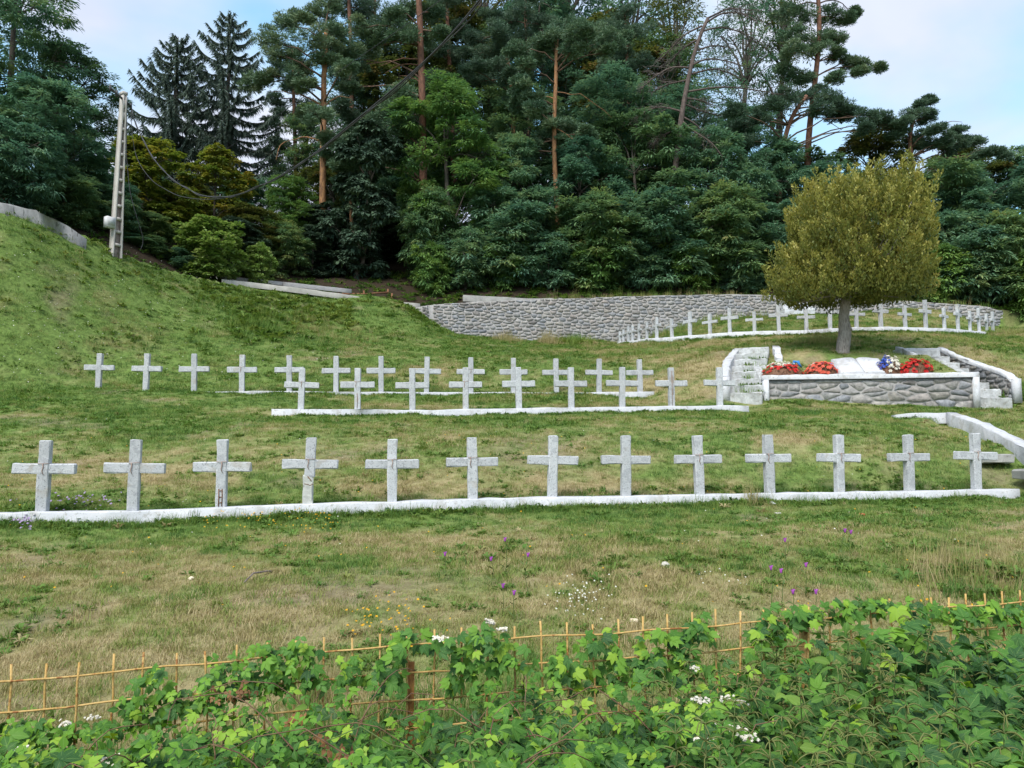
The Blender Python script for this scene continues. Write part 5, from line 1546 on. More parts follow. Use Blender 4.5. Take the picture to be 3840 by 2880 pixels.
pine('dark pine left of the orange trunked pine against the sky',
     [(296, 230), (295, 150), (294, 100), (292, 50)], [(292, 52, 10), (282, 68, 11), (304, 72, 11), (288, 88, 12), (276, 100, 11), (304, 104, 12), (290, 118, 13), (272, 126, 11), (308, 130, 12), (284, 146, 12), (300, 158, 12), (270, 156, 10), (284, 176, 12), (306, 182, 11)],
     52, M_PINE_D, M_BARK_RED, 311, r0=.18, r1=.09)
pine('dark pine filling the gap between the two left pine trunks',
     [(378, 220), (378, 120), (376, 40), (375, 0)], [(374, 6, 12), (364, 20, 12), (388, 22, 12), (376, 40, 13), (360, 50, 12), (392, 54, 12), (374, 70, 14), (358, 84, 12), (396, 86, 12), (378, 102, 14), (362, 118, 12), (394, 122, 12), (378, 138, 12)],
     51, M_PINE_D, M_BARK_RED, 312, r0=.18, r1=.09)
pine('dark pine behind the umbrella pine at the top edge',
     [(528, 200), (528, 100), (526, 20), (524, -40)], [(522, -30, 13), (512, -10, 13), (536, -8, 13), (524, 10, 14), (508, 22, 12), (542, 24, 12), (526, 38, 14), (510, 54, 12), (544, 58, 12), (526, 74, 13)],
     51, M_PINE_D, M_BARK_RED, 313, r0=.18, r1=.09)
pine('dark pine left of the dead pine crown',
     [(628, 200), (628, 100), (626, 40), (624, 10)], [(624, 14, 12), (612, 28, 12), (638, 30, 12), (624, 46, 13), (608, 62, 12), (642, 64, 12), (626, 80, 13), (610, 98, 12), (642, 100, 12)],
     51, M_PINE_D, M_BARK_RED, 314, r0=.18, r1=.09)

# ---- bare dead pine
def dead_pine():
    Y = 43.5; r = np.random.default_rng(77)
    tr = [(672, 215), (674, 180), (677, 150), (681, 116), (686, 90), (690, 69), (696, 45), (701, 28), (708, 18)]
    pts = [P(a, b, Y) for a, b in tr]; foot = Vector((pts[0].x, Y, gz(pts[0].x, Y) - .3)); pts = [foot] + [p for p in pts if p.z > foot.z + .2]
    root = empty('dead_pine', foot); tag(root, 'bare dead pine with arching grey branches', 'dead tree')
    o = np.array(foot)
    gt, gb = Geo(), Geo()
    gt.tube(smooth_line([p - foot for p in pts], 20), np.linspace(.24, .10, 20), 8)
    br = [[(692, 74), (713.5, 68), (733.6, 74)], [(686, 92), (721, 86), (755, 89.5), (781, 95)], [(695, 51), (713.5, 45), (732, 48)], [(683, 117), (698, 125), (704, 133), (697, 140), (683, 143)],
          [(706, 23), (721, 12), (744, 13), (758, 22)], [(702, 26), (683, 35), (668, 52), (660, 60)], [(690, 68), (672, 66), (655, 76), (640, 90)], [(683, 112), (662, 106), (646, 110), (634, 120)],
          [(700, 32), (720, 26), (742, 32), (760, 42)], [(688, 80), (668, 84), (652, 92)], [(681, 120), (694, 132), (712, 142), (722, 156)], [(697, 40), (680, 50), (668, 66)], [(708, 18), (728, 8), (752, 10)],
          [(690, 66), (706, 58), (724, 60), (742, 66)], [(685, 98), (700, 100), (716, 106)], [(680, 128), (664, 134), (652, 146)], [(684, 104), (704, 112), (722, 116)]]
    for b in br:
        dy = r.normal(0, 1.2)
        q = smooth_line([np.array(P(x, y, Y + dy * k / (len(b) - 1))) - o for k, (x, y) in enumerate(b)], 14)
        gt.tube(q, np.linspace(.065, .022, 14), 5)
        for _ in range(34):
            i = int(r.integers(3, 14)); l = r.uniform(.3, 1.1)
            d = unit(q[i] - q[max(i - 2, 0)]) * .7 + r.normal(0, .55, 3) + np.array([0, 0, -.25])
            e = q[i] + unit(d) * l
            p = limb(gb, q[i], e, .014, .006, r, sag=.12, n=4, k=3)
            for _ in range(2):
                limb(gb, p[2], p[2] + unit(d + r.normal(0, .7, 3)) * l * .5, .008, .004, r, n=3, k=3)
    gt.obj('trunk', M_DEADTRUNK, root, smooth=True)
    tag(gb.obj('twigs', M_BARK_DEAD, root), kind='stuff')
dead_pine()

# ---- spruces
def spruce(label, px, top, Y, half_px, seed):
    r = np.random.default_rng(seed)
    x, _ = base_for(px, Y); z = gz(x, Y); H = P(px, top, Y).z - z; R = half_px / FPX * Y
    root = empty('spruce_tree', (x, Y, z - .2), seed); tag(root, label, 'spruce', 'spruces on the left skyline')
    gt, gc = Geo(), Geo()
    gt.tube([(0, 0, -.2), (.05, 0, H * .4), (0, .05, H * .8), (0, 0, H)], [.26, .2, .09, .02], 7)
    nb = 150
    for k in range(nb):
        t = .06 + .93 * (k / nb) ** 1.15; zz = H * t; l = R * min(1, (1.03 - t) * 1.9) ** .72 * r.uniform(.72, 1.1); az = k * 2.399 + r.uniform(-.4, .4)
        d = np.array([math.cos(az), math.sin(az), 0])
        s = np.linspace(0, 1, 8)[:, None]
        up = lerp(-.42, .35, t)
        q = np.array([0, 0, zz]) + d * s * l + np.array([0, 0, 1]) * (up * s - .25 * s * (1 - s) * 2 + .22 * s ** 3) * l
        gt.tube(q, np.linspace(.04, .01, 8), 4, cap=False)
        m = int(34 + 46 * l)
        i = r.uniform(.12, 1, m); B = np.stack([np.interp(i, s[:, 0], q[:, a]) for a in range(3)], 1)
        side = np.array([-d[1], d[0], 0]) * r.choice([-1, 1], m)[:, None]
        D = d * r.uniform(.2, .9, (m, 1)) + side * r.uniform(.2, 1, (m, 1)) + np.array([0, 0, -1]) * r.uniform(.1, .75, (m, 1))
        fronds(gc, B, D, r.uniform(.25, .55, m) * (.55 + .45 * l / R), r.uniform(.05, .085, m), .5, .45 + r.normal(0, .14, m) + r.normal(0, .1), r, prof=(.8, 1, .3))
        fronds(gc, B, D + d * .5 + np.array([0, 0, .5]), r.uniform(.16, .30, m), r.uniform(.04, .07, m), .1, .55 + r.normal(0, .14, m), r, prof=(.8, 1, .3))
    gt.obj('trunk', M_BARK, root); gc.obj('crown', M_SPRUCE, root)
spruce('shorter grey blue spruce just right of the utility pole top', 168, 34, 50, 56, 41)
spruce('taller grey blue spruce with a rounded top on the left skyline', 221, 12, 51, 58, 42)

# ---- the clipped golden thuja
def thuja():
    Y = 23.7; r = np.random.default_rng(99)
    foot = P(842.5, 352, Y); foot.z = gz(foot.x, Y) - .05
    root = empty('golden_thuja', foot); tag(root, 'round golden green thuja tree standing behind the memorial bed', 'tree')
    o = np.array(foot)
    gt, gc = Geo(), Geo()
    tp = smooth_line([np.array(P(*q, Y)) - o for q in ((842.5, 356), (843, 345), (845.5, 333), (843.5, 318), (846, 300), (848, 285))], 24)
    rad = np.interp(np.linspace(0, 1, 24), [0, .08, .3, .55, 1], [.25, .205, .20, .155, .13])
    rad = rad * (1 + .10 * (fbm(np.arange(24) * .9, np.zeros(24), 2) - .5))
    gt.tube(tp, rad, 12)
    gt.tube([np.array(P(851, 331, Y - .1)) - o, np.array(P(848, 327, Y - .12)) - o], [.06, .09], 6)
    # outline of the crown (half widths left / right of the axis) read up the tree
    py_ = np.array([305, 297, 288, 276, 262, 248, 232, 215, 200, 186, 174, 164, 157])
    lf = np.array([790, 777, 770, 767, 767, 768, 771, 779, 788, 799, 807, 822, 842])
    rt = np.array([902, 918, 930, 937, 941, 944, 946, 943, 934, 922, 907, 893, 876])
    zc_ = np.array([P(850, y, Y).z for y in py_]) - o[2]
    xl = np.array([P(a, y, Y).x for a, y in zip(lf, py_)]) - o[0]; xr = np.array([P(a, y, Y).x for a, y in zip(rt, py_)]) - o[0]
    cx = lambda z: np.interp(z, zc_, (xl + xr) / 2); hw = lambda z: np.interp(z, zc_, (xr - xl) / 2)
    K = 1050
    z = zc_[0] + .30 + (zc_[-1] - zc_[0] - 1.25) * np.where(r.random(K) < .10, r.random(K) * .12, r.random(K))
    az = r.random(K) * 6.283; f = np.clip(r.random(K) ** .4, 0, 1) * r.uniform(.82, .97, K)
    f = f * (.93 + .28 * (vnoise(az * 1.4 + 5, z * 1.3) - .5))
    C = np.stack([cx(z) + np.cos(az) * hw(z) * f, np.sin(az) * hw(z) * f * .95, z - .1], 1)
    outw = np.stack([np.cos(az), np.sin(az), np.zeros(K)], 1)
    # plumes: upright tapering bundles of flat scaly sprays
    n_per = 88; n = K * n_per
    h = np.repeat(r.uniform(.4, .95, K) * np.interp(z, [zc_[0], zc_[-1]], [.95, .95]), n_per); t = r.random(n)
    ang = r.random(n) * 6.283; w = .15 * (1 - .75 * t) * np.repeat(r.uniform(.8, 1.3, K), n_per)
    lean = np.repeat(outw * .35 + r.normal(0, .12, (K, 3)), n_per, 0)
    B = np.repeat(C, n_per, 0) + lean * (t * h)[:, None] + np.stack([np.cos(ang) * w, np.sin(ang) * w, t * h - .25], 1)
    D = np.stack([np.cos(ang) * .6, np.sin(ang) * .6, np.full(n, .9)], 1) + r.normal(0, .25, (n, 3))
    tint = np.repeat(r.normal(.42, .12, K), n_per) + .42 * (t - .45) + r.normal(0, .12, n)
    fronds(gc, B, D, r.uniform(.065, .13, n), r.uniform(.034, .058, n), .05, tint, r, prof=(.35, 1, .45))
    p0 = tp[-1]
    for k in range(0, K, 14): limb(gt, tp[-1 - k % 3], C[k] - np.array([0, 0, .2]), .035, .008, r, sag=-.05, n=5, k=4)
    gt.obj('trunk', M_BARK_THUJA, root, smooth=True); gc.obj('crown', M_THUJA, root)
thuja()
# ------------------------------------------------------------------ welded mesh fence along the road side
FK = np.array([(-230, 700, 3.62), (-60, 687, 3.9), (5, 681.7, 4.0), (226, 661, 4.3), (341, 649.5, 4.42), (455, 642, 4.5), (560, 635, 4.58), (605, 633.4, 4.62), (698, 626.5, 4.72),
               (745, 622.8, 4.78), (811, 619, 4.87), (900, 611, 5.05), (965, 606, 5.2), (1021, 602, 5.35), (1100, 596, 5.55), (1260, 585, 6.0)])
fpts = np.array([tuple(P(*k)) for k in FK])
fd = np.r_[0, np.cumsum(np.linalg.norm(np.diff(fpts[:, :2], axis=0), axis=1))]
def f_at(s): return np.array([np.interp(s, fd, fpts[:, k]) for k in range(3)])
def fence_Y(px): return float(np.interp(px, FK[:, 0], FK[:, 2]))
fence = empty('mesh_fence', (0, 0, 0)); tag(fence, 'rusty yellow welded wire mesh fence half swallowed by vines', 'fence')
fence.location = (0, 0, 0)
r = np.random.default_rng(55)
s0 = float(np.interp(10.8, FK[:, 0], fd)) - .153 * 8
k = 0
while s0 + k * .153 < fd[-1]:
    s = s0 + k * .153
    if s > 0:
        p = f_at(s); g = Geo(); b = r.normal(0, .008, 2)
        hi = .075 + r.normal(0, .008); lo = -.56
        t = np.linspace(hi, lo, 7)
        pts = np.stack([p[0] + b[0] * np.sin(t * 4) + r.normal(0, .002, 7), p[1] + b[1] * np.cos(t * 3) + r.normal(0, .002, 7), p[2] + t], 1)
        g.tube(pts, .0062, 6)
        g.obj('vertical_bar', M_RUST, fence)
    k += 1
for j in range(4):
    g = Geo(); t = np.linspace(0, fd[-1], 120)
    pts = np.array([f_at(s) for s in t]); pts[:, 2] += -.15 * j + .004 * np.sin(t * 9 + j) + r.normal(0, .0012, 120); pts[:, 1] -= .010
    g.tube(pts, .0058, 6); g.obj('horizontal_bar', M_RUST, fence)
for px in (410.5, 806, -120):
    s = float(np.interp(px, FK[:, 0], fd)); p = f_at(s); g = Geo()
    z0 = gz(p[0], p[1]) - .2; z1 = p[2] + (.02 if px > 500 else -.10)
    g.box((p[0], p[1] + .03, (z0 + z1) / 2), (.034, .008, z1 - z0)); g.box((p[0] - .019, p[1] + .05, (z0 + z1) / 2), (.006, .04, z1 - z0 - .004))
    g.obj('post', M_RUST if px != 410.5 else noise_mat('rusty_angle_post', (0.22, 0.09, 0.03), (0.42, 0.20, 0.06), scale=18, bump=.3), fence)

# ------------------------------------------------------------------ leaf shapes
GREENS = [(0.016, 0.052, 0.012), (0.034, 0.108, 0.018), (0.070, 0.190, 0.024), (0.165, 0.340, 0.030), (0.33, 0.44, 0.05)]
M_BRAM = leaf_mat('bramble_leaves', GREENS, hue_var=.0, trans=.25, rough=.5, veins=True, spec=.2)
M_HOP = leaf_mat('hop_leaves', [(0.020, 0.062, 0.026), (0.040, 0.118, 0.032), (0.080, 0.205, 0.030), (0.19, 0.36, 0.036), (0.33, 0.45, 0.05)], hue_var=.0, trans=.28, rough=.55, veins=True, spec=.18)
M_NETT = leaf_mat('nettle_leaves', [(0.022, 0.062, 0.015), (0.044, 0.115, 0.022), (0.085, 0.185, 0.030), (0.17, 0.27, 0.045)], hue_var=.0, trans=.25, rough=.6, veins=True, spec=.15)
M_STEM = noise_mat('bramble_canes', (0.10, 0.05, 0.035), (0.22, 0.14, 0.08), scale=12, bump=0)
M_GSTEM = noise_mat('green_stems', (0.07, 0.11, 0.03), (0.14, 0.19, 0.06), scale=12, bump=0)
M_CATKIN = leaf_mat('nettle_catkins', [(0.14, 0.18, 0.05), (0.26, 0.27, 0.09)], hue_var=0)
M_DRYLEAF = leaf_mat('dead_leaves', [(0.16, 0.075, 0.03), (0.30, 0.15, 0.06)], hue_var=0)

def blade(o, az, L, W, prof, r, fold=.18, curl=.25, lift=0.0, serr=0.0):
    """one leaf blade as a folded, curled strip; returns V, F, UV (base at o, lying in xy, normal +z)"""
    n = len(prof); u = np.linspace(0, 1, n)
    d = np.array([math.cos(az), math.sin(az), 0]); s = np.array([-d[1], d[0], 0])
    c = np.array(o) + d * (u * L)[:, None] + np.array([0, 0, 1]) * ((lift * u - curl * u * u) * L)[:, None]
    w = np.array(prof) * W / 2
    ww = w * (1 + serr * np.where(np.arange(n) % 2, 1, -1))
    e = np.array([0, 0, 1]) * (np.abs(w) * fold)[:, None]
    V = np.stack([c - s * ww[:, None] + e, c, c + s * ww[:, None] + e], 1).reshape(-1, 3)
    UV = np.stack([np.stack([u * 1.0, -ww / W], 1), np.stack([u, 0 * u], 1), np.stack([u * 1.0, ww / W], 1)], 1).reshape(-1, 2)
    F = []
    for i in range(n - 1):
        a = i * 3; F += [(a, a + 1, a + 4, a + 3), (a + 1, a + 2, a + 5, a + 4)]
    return V, np.array(F), UV
OVATE = (.10, .78, 1.0, .62, .04); LANCE = (.12, .85, 1.0, .72, .42, .03); LOBE = (.34, .80, 1.0, .62, .04)
def bramble_leaf(seed, L=.056):
    r = np.random.default_rng(seed); parts = []
    five = seed % 3 == 0
    for az, ll in ((0, 1.0), (1.15, .85), (-1.15, .85)) + (((2.0, .6), (-2.0, .6)) if five else ()):
        o = (.02, 0, 0) if az == 0 else (0, 0, 0)
        parts.append(blade(o, az + r.normal(0, .1), L * ll * r.uniform(.9, 1.1), L * ll * .68, OVATE, r, fold=r.uniform(.1, .35), curl=r.uniform(.05, .4), lift=r.uniform(-.1, .2)))
    return parts
def hop_leaf(seed, L=.078):
    r = np.random.default_rng(seed); parts = []
    lob = ((0, 1.0), (.80, .86), (-.80, .86), (1.75, .55), (-1.75, .55)) if seed % 4 else ((0, 1.0), (.75, .75), (-.75, .75))
    for j, (az, ll) in enumerate(lob):
        parts.append(blade((0, 0, -.0012 * j), az + r.normal(0, .05), L * ll, L * (.50 if abs(az) < .1 else .46) * (.75 + .25 * ll), LOBE, r, fold=r.uniform(.05, .22), curl=r.uniform(.15, .4), lift=r.uniform(-.02, .1)))
    return parts
def nettle_leaf(seed, L=.080):
    r = np.random.default_rng(seed)
    return [blade((0, 0, 0), 0, L, L * .46, LANCE, r, fold=r.uniform(.15, .4), curl=r.uniform(.2, .55), lift=r.uniform(0, .25), serr=.07)]
def leaf_geo(g, parts, M=None, tint=.5):
    for V, F, UV in parts:
        if M is not None:
            A = np.array(M); V = V @ A[:3, :3].T + A[:3, 3]
        g.add(V, F, tint, UV)
NV = 9
LEAF_PARTS = {'bramble': [bramble_leaf(s) for s in range(NV)], 'hop': [hop_leaf(s + 20) for s in range(NV)], 'nettle': [nettle_leaf(s + 40) for s in range(NV)]}
LEAF_MAT = {'bramble': M_BRAM, 'hop': M_HOP, 'nettle': M_NETT}
LEAF_ME = {}
for kd, lst in LEAF_PARTS.items():
    for i, prt in enumerate(lst):
        for j, tn in enumerate((.14, .30, .46, .62, .85)):
            g = Geo(); leaf_geo(g, prt, tint=tn); LEAF_ME[kd, i, j] = g.mesh(f'{kd}_leaf', LEAF_MAT[kd], smooth=False)
TINT5 = (.14, .30, .46, .62, .85)

def leaf_matrix(p, nrm, d, s):
    z = Vector(nrm).normalized(); x = Vector(d); x = (x - z * x.dot(z)).normalized(); y = z.cross(x)
    M = Matrix((x * s, y * s, z * s)).transposed().to_4x4(); M.translation = Vector(p)
    return M

class Plant:
    """a climber or bush: its nearest leaves are leaf objects, the rest one mass; canes are a part too"""
    def __init__(self, name, label, cat, base, group=None):
        self.root = empty(name, base); tag(self.root, label, cat, group); self.b = Vector(base); self.L = []
    def leaf(self, kind, p, nrm, d, s, tint_i, show): self.L.append((show, kind, leaf_matrix(Vector(p) - self.b, nrm, d, s), tint_i))
    def finish(self, most, rnd):
        self.L.sort(key=lambda q: -q[0])
        rest = {}
        for n, (show, kind, M, ti) in enumerate(self.L):
            v = rnd.randrange(NV)
            if n < most and show > 0:
                o = link_mesh('leaf', LEAF_ME[kind, v, ti], self.root); o.matrix_local = M
            else:
                leaf_geo(rest.setdefault(kind, Geo()), LEAF_PARTS[kind][v], M, TINT5[ti] + rnd.uniform(-.08, .08))
        for kind, g in rest.items():
            tag(g.obj('leaves', LEAF_MAT[kind], self.root), kind='stuff')

TOPL = np.array([(-230, 716), (0, 714), (40, 708), (75, 700), (120, 698), (140, 676), (158, 662), (172, 690), (190, 690), (205, 664), (230, 652), (262, 642), (285, 640), (300, 634), (318, 640), (335, 656),
                 (380, 660), (398, 626), (415, 622), (440, 640), (455, 636), (480, 622), (500, 628), (520, 645), (545, 650), (575, 640), (598, 622), (612, 630), (625, 655), (650, 628), (665, 632), (690, 622),
                 (706, 612), (716, 640), (740, 645), (765, 606), (790, 606), (805, 604), (830, 598), (860, 600), (890, 596), (920, 602), (950, 606), (985, 600), (1024, 604), (1260, 590)])
EDGE = np.array([(-230, 738), (0, 736), (75, 731), (150, 720), (200, 700), (260, 684), (341, 676), (395, 680), (420, 704), (450, 690), (470, 670), (520, 664), (560, 668), (590, 684), (620, 676),
                 (660, 666), (700, 664), (745, 650), (780, 628), (820, 612), (900, 606), (960, 616), (1024, 614), (1260, 604)])
def vine_pt(px, v, down=0.0):
    e = np.interp(px, EDGE[:, 0], EDGE[:, 1]); yf = fence_Y(px) - .06
    py = lerp(e, 806, v); Y = lerp(yf, 2.42, v ** .92)
    p = P(px, py, Y)
    bump = (vnoise(np.array([p.x * 2.6 + 40]), np.array([p.y * 2.6]))[0] - .5) * .16 + (vnoise(np.array([p.x * 7]), np.array([p.y * 7 + 3]))[0] - .5) * .07
    p.z += bump - down; p.y += down * .35
    return p

rnd = random.Random(21)
def pix(p):
    dd = p.y * CP + p.z * SP
    return 512 + FPX * p.x / dd, 384 - FPX * (p.z * CP - p.y * SP) / dd
GAPS = ((403, 446, 654, 702), (316, 338, 655, 672), (575, 612, 654, 668), (698, 748, 640, 662), (-20, 120, 690, 722))   # places where the fence stays bare
def in_window(p):
    a, b = pix(p)
    return any(x0 < a < x1 and y0 < b < y1 for x0, x1, y0, y1 in GAPS)
def mk(name, label, cat, px, v): 
    p = vine_pt(px, v); return Plant(name, label, cat, (p.x, p.y, gz(p.x, p.y) - .02))
PL = {
    'b1': mk('bramble_bush', 'bramble bush under the left end of the mesh fence', 'bramble', 60, .5),
    'b2': mk('bramble_bush', 'bramble bush with glossy small leaves between the fence sprigs and the bottom edge', 'bramble', 235, .5),
    'b3': mk('bramble_bush', 'dense bramble bush below the rusty fence post', 'bramble', 400, .5),
    'b4': mk('bramble_bush', 'bramble bush in the middle of the bottom edge', 'bramble', 540, .6),
    'b5': mk('bramble_bush', 'bramble bush with white flower clusters left of the nettles', 'bramble', 690, .6),
    'h1': mk('hop_vine', 'hop vine with lobed leaves climbing the fence around the rusty post', 'vine', 440, .15),
    'h2': mk('hop_vine', 'small vine sprigs climbing the left part of the mesh fence', 'vine', 210, .1),
    'h3': mk('hop_vine', 'hop vine hanging on the fence between post and nettles', 'vine', 610, .2),
    'h4': mk('hop_vine', 'broad leaved hop vine covering the right part of the fence', 'vine', 850, .2),
    'h5': mk('hop_vine', 'large dark leaved hop vine in the bottom right corner', 'vine', 960, .7),
}
NL = 17500
for i in range(NL):
    px = rnd.uniform(-210, 1235); v = rnd.random() ** .82
    layer = rnd.random() ** 1.05
    if v < .3 and rnd.random() < .3: layer = rnd.uniform(.4, 1.1)
    down = layer * .46 * (1 if px < 700 else .9) - .02
    p = vine_pt(px, v, down)
    x = px + rnd.gauss(0, 26)
    hopf = np.interp(x, [-200, 150, 350, 450, 600, 720, 850, 1000], [.12, .14, .18, .34, .36, .30, .34, .80]) * (1.25 if v < .3 else .8)
    if rnd.random() < hopf:
        key = 'h2' if x < 330 else ('h1' if x < 545 else ('h3' if x < 725 else ('h4' if (v < .45 and x < 1000) else 'h5')))
        kind = 'hop'; s = rnd.uniform(.5, 1.0) * (1.4 if x > 880 else 1.0)
    else:
        key = 'b1' if x < 140 else ('b2' if x < 320 else ('b3' if x < 475 else ('b4' if x < 620 else 'b5')))
        kind = 'bramble'; s = rnd.uniform(.5, 1.0)
        if rnd.random() < .16: kind = 'nettle'; s = rnd.uniform(.5, .9)
        if x > 760: kind = 'nettle'; key = 'h5' if v > .4 else 'h4'; s = rnd.uniform(.8, 1.3)
    up = Vector((rnd.gauss(0, .55), -.45 + rnd.gauss(0, .5), .8))
    d = Vector((rnd.gauss(0, 1), -.45 + rnd.gauss(0, .8), -.15 + rnd.gauss(0, .3)))
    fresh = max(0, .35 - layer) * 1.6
    t = rnd.gauss(.27, .24) + fresh * .55  # top leaves fresher and lighter; darker deep leaves put shade into the tint
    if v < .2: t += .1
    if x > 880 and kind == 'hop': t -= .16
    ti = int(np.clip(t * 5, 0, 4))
    if rnd.random() < .02: ti = 4
    vis = -30 < px < 1054
    show = (1 - layer) + .15 * v if (vis and layer < .5) else 0
    if in_window(p): continue
    hole = fbm(np.array([p.x * 3.2 + 9]), np.array([p.y * 4.0 + 2]), 2)[0]
    if layer < .55 and hole < .43 and rnd.random() < .85: continue
    PL[key].leaf(kind, p, up, d, s, ti, show)
# climbers on the fence above the mass
for i in range(2600):
    px = rnd.uniform(-200, 1230)
    t0 = np.interp(px, TOPL[:, 0], TOPL[:, 1]); e = np.interp(px, EDGE[:, 0], EDGE[:, 1])
    if e - t0 < 3 or rnd.random() > (e - t0) / 46 * (1.0 if px < 700 else 1.6): continue
    clump = vnoise(np.array([px * .035]), np.array([3.0]))[0]
    py = lerp(t0, e + 8, rnd.random() ** .8)
    p = P(px, py, fence_Y(px) + rnd.gauss(-.03, .06))
    kind = 'hop' if (px > 380 or rnd.random() < .35) else 'bramble'
    if kind == 'bramble' and 235 < px < 345: kind = 'bramble'
    key = 'h2' if px < 330 else ('h1' if px < 545 else ('h3' if px < 725 else 'h4'))
    up = Vector((rnd.gauss(0, .4), -.75 + rnd.gauss(0, .35), .65)); d = Vector((rnd.gauss(0, .8), -.3, -.5 + rnd.gauss(0, .5)))
    if in_window(p): continue
    PL[key].leaf(kind, p, up, d, rnd.uniform(.5, .95), int(np.clip(rnd.gauss(2.7, 1.0), 0, 4)), 1.2 if -30 < px < 1054 else 0)
# canes and tendrils
for key, x0, x1, n in (('b1', -120, 150, 16), ('b2', 140, 330, 16), ('b3', 320, 480, 14), ('b4', 470, 620, 14), ('b5', 600, 760, 14), ('h1', 390, 540, 8), ('h3', 560, 720, 8), ('h4', 720, 1000, 10), ('h5', 860, 1150, 10)):
    g = Geo(); b = PL[key].b
    for _ in range(n):
        px, v = rnd.uniform(x0, x1), rnd.uniform(.05, .95); a = vine_pt(px, v, .25); l = rnd.uniform(.25, .8); az = rnd.uniform(0, 6.28)
        e = a + Vector((math.cos(az) * l, math.sin(az) * l * .7, rnd.uniform(.05, .30)))
        limb(g, a - b, e - b, .0036, .0018, np.random.default_rng(rnd.randrange(9999)), sag=.25, n=8, k=5)
    tag(g.obj('canes', M_STEM if key[0] == 'b' else M_GSTEM, PL[key].root), kind='stuff')
def umbel(plant, px, py, Y, R, mat, n=17, name='flower_cluster', br=.0085):
    c = P(px, py, Y) - plant.b; g = Geo()
    for _ in range(n):
        a = rnd.uniform(0, 6.28); q = R * math.sqrt(rnd.random())
        blossom(g, (c.x + math.cos(a) * q, c.y + math.sin(a) * q * .8, c.z + rnd.gauss(0, .006) - q * q * 4), (rnd.gauss(0, .3), -.5, .8), br * rnd.uniform(.7, 1.2), rnd, 5)
    g.obj(name, mat, plant.root)
def vY(px, py):
    e = np.interp(px, EDGE[:, 0], EDGE[:, 1]); v = max(0, (py - e) / (806 - e)); return lerp(fence_Y(px) - .06, 2.42, v ** .92) - .06
for px, py, R in ((694, 668, .035), (696, 699, .035), (704, 700, .04), (729, 699, .05), (741, 702, .04), (724, 726, .04), (737, 728, .045), (750, 737, .045), (704, 739, .045)):
    umbel(PL['b5'], px, py, vY(px, py), R * .95, M_CREAM)
for px, py, R in ((65, 723, .035), (93, 717, .04), (112, 757, .07), (22, 748, .03)): umbel(PL['b1'], px, py, vY(px, py), R * .95, M_CREAM)
for px, py, R in ((440, 638, .045), (502, 629, .03), (490, 622, .025)): umbel(PL['h1'], px, py, fence_Y(px) - .1, R, M_CREAM, 34)
g = Geo(); b = PL['b2'].b
for px, py in ((245, 690), (232, 696), (340, 752), (346, 760), (322, 745), (300, 720), (215, 700)):
    for _ in range(5):
        p = P(px + rnd.gauss(0, 7), py + rnd.gauss(0, 6), vY(px, py)) - b
        leaf_geo(g, LEAF_PARTS['bramble'][rnd.randrange(NV)], leaf_matrix(p, (rnd.gauss(0, .6), -.6, .6), (rnd.gauss(0, 1), rnd.gauss(0, 1), -.6), rnd.uniform(.3, .6)), rnd.random())
tag(g.obj('dead_leaves', M_DRYLEAF, PL['b2'].root), kind='stuff')
for p_ in PL.values(): p_.finish(220, rnd)

# nettles
spots = [(655, 668, 3.9), (690, 650, 4.3), (735, 700, 3.3), (762, 640, 4.4), (775, 618, 4.75), (800, 690, 3.3), (822, 612, 4.8), (838, 668, 3.7), (862, 735, 2.9), (880, 645, 4.1), (905, 690, 3.3),
         (930, 630, 4.5), (955, 668, 3.7), (985, 640, 4.3), (1005, 715, 3.1), (770, 740, 2.9), (720, 748, 2.85), (918, 742, 2.8), (815, 752, 2.75), (850, 700, 3.3), (795, 655, 4.0), (1030, 660, 3.8), (705, 722, 3.05), (748, 672, 3.75), (782, 716, 3.05), (830, 728, 2.95), (875, 708, 3.15), (895, 662, 3.8), (940, 715, 3.05), (968, 745, 2.75), (848, 640, 4.2), (910, 618, 4.7), (720, 660, 4.0), (675, 715, 3.1), (560, 712, 3.2), (470, 742, 2.85)]
spots.sort()
ORDN = ORD + ['twenty-sixth', 'twenty-seventh', 'twenty-eighth', 'twenty-ninth', 'thirtieth', 'thirty-first', 'thirty-second', 'thirty-third', 'thirty-fourth', 'thirty-fifth', 'thirty-sixth', 'thirty-seventh']
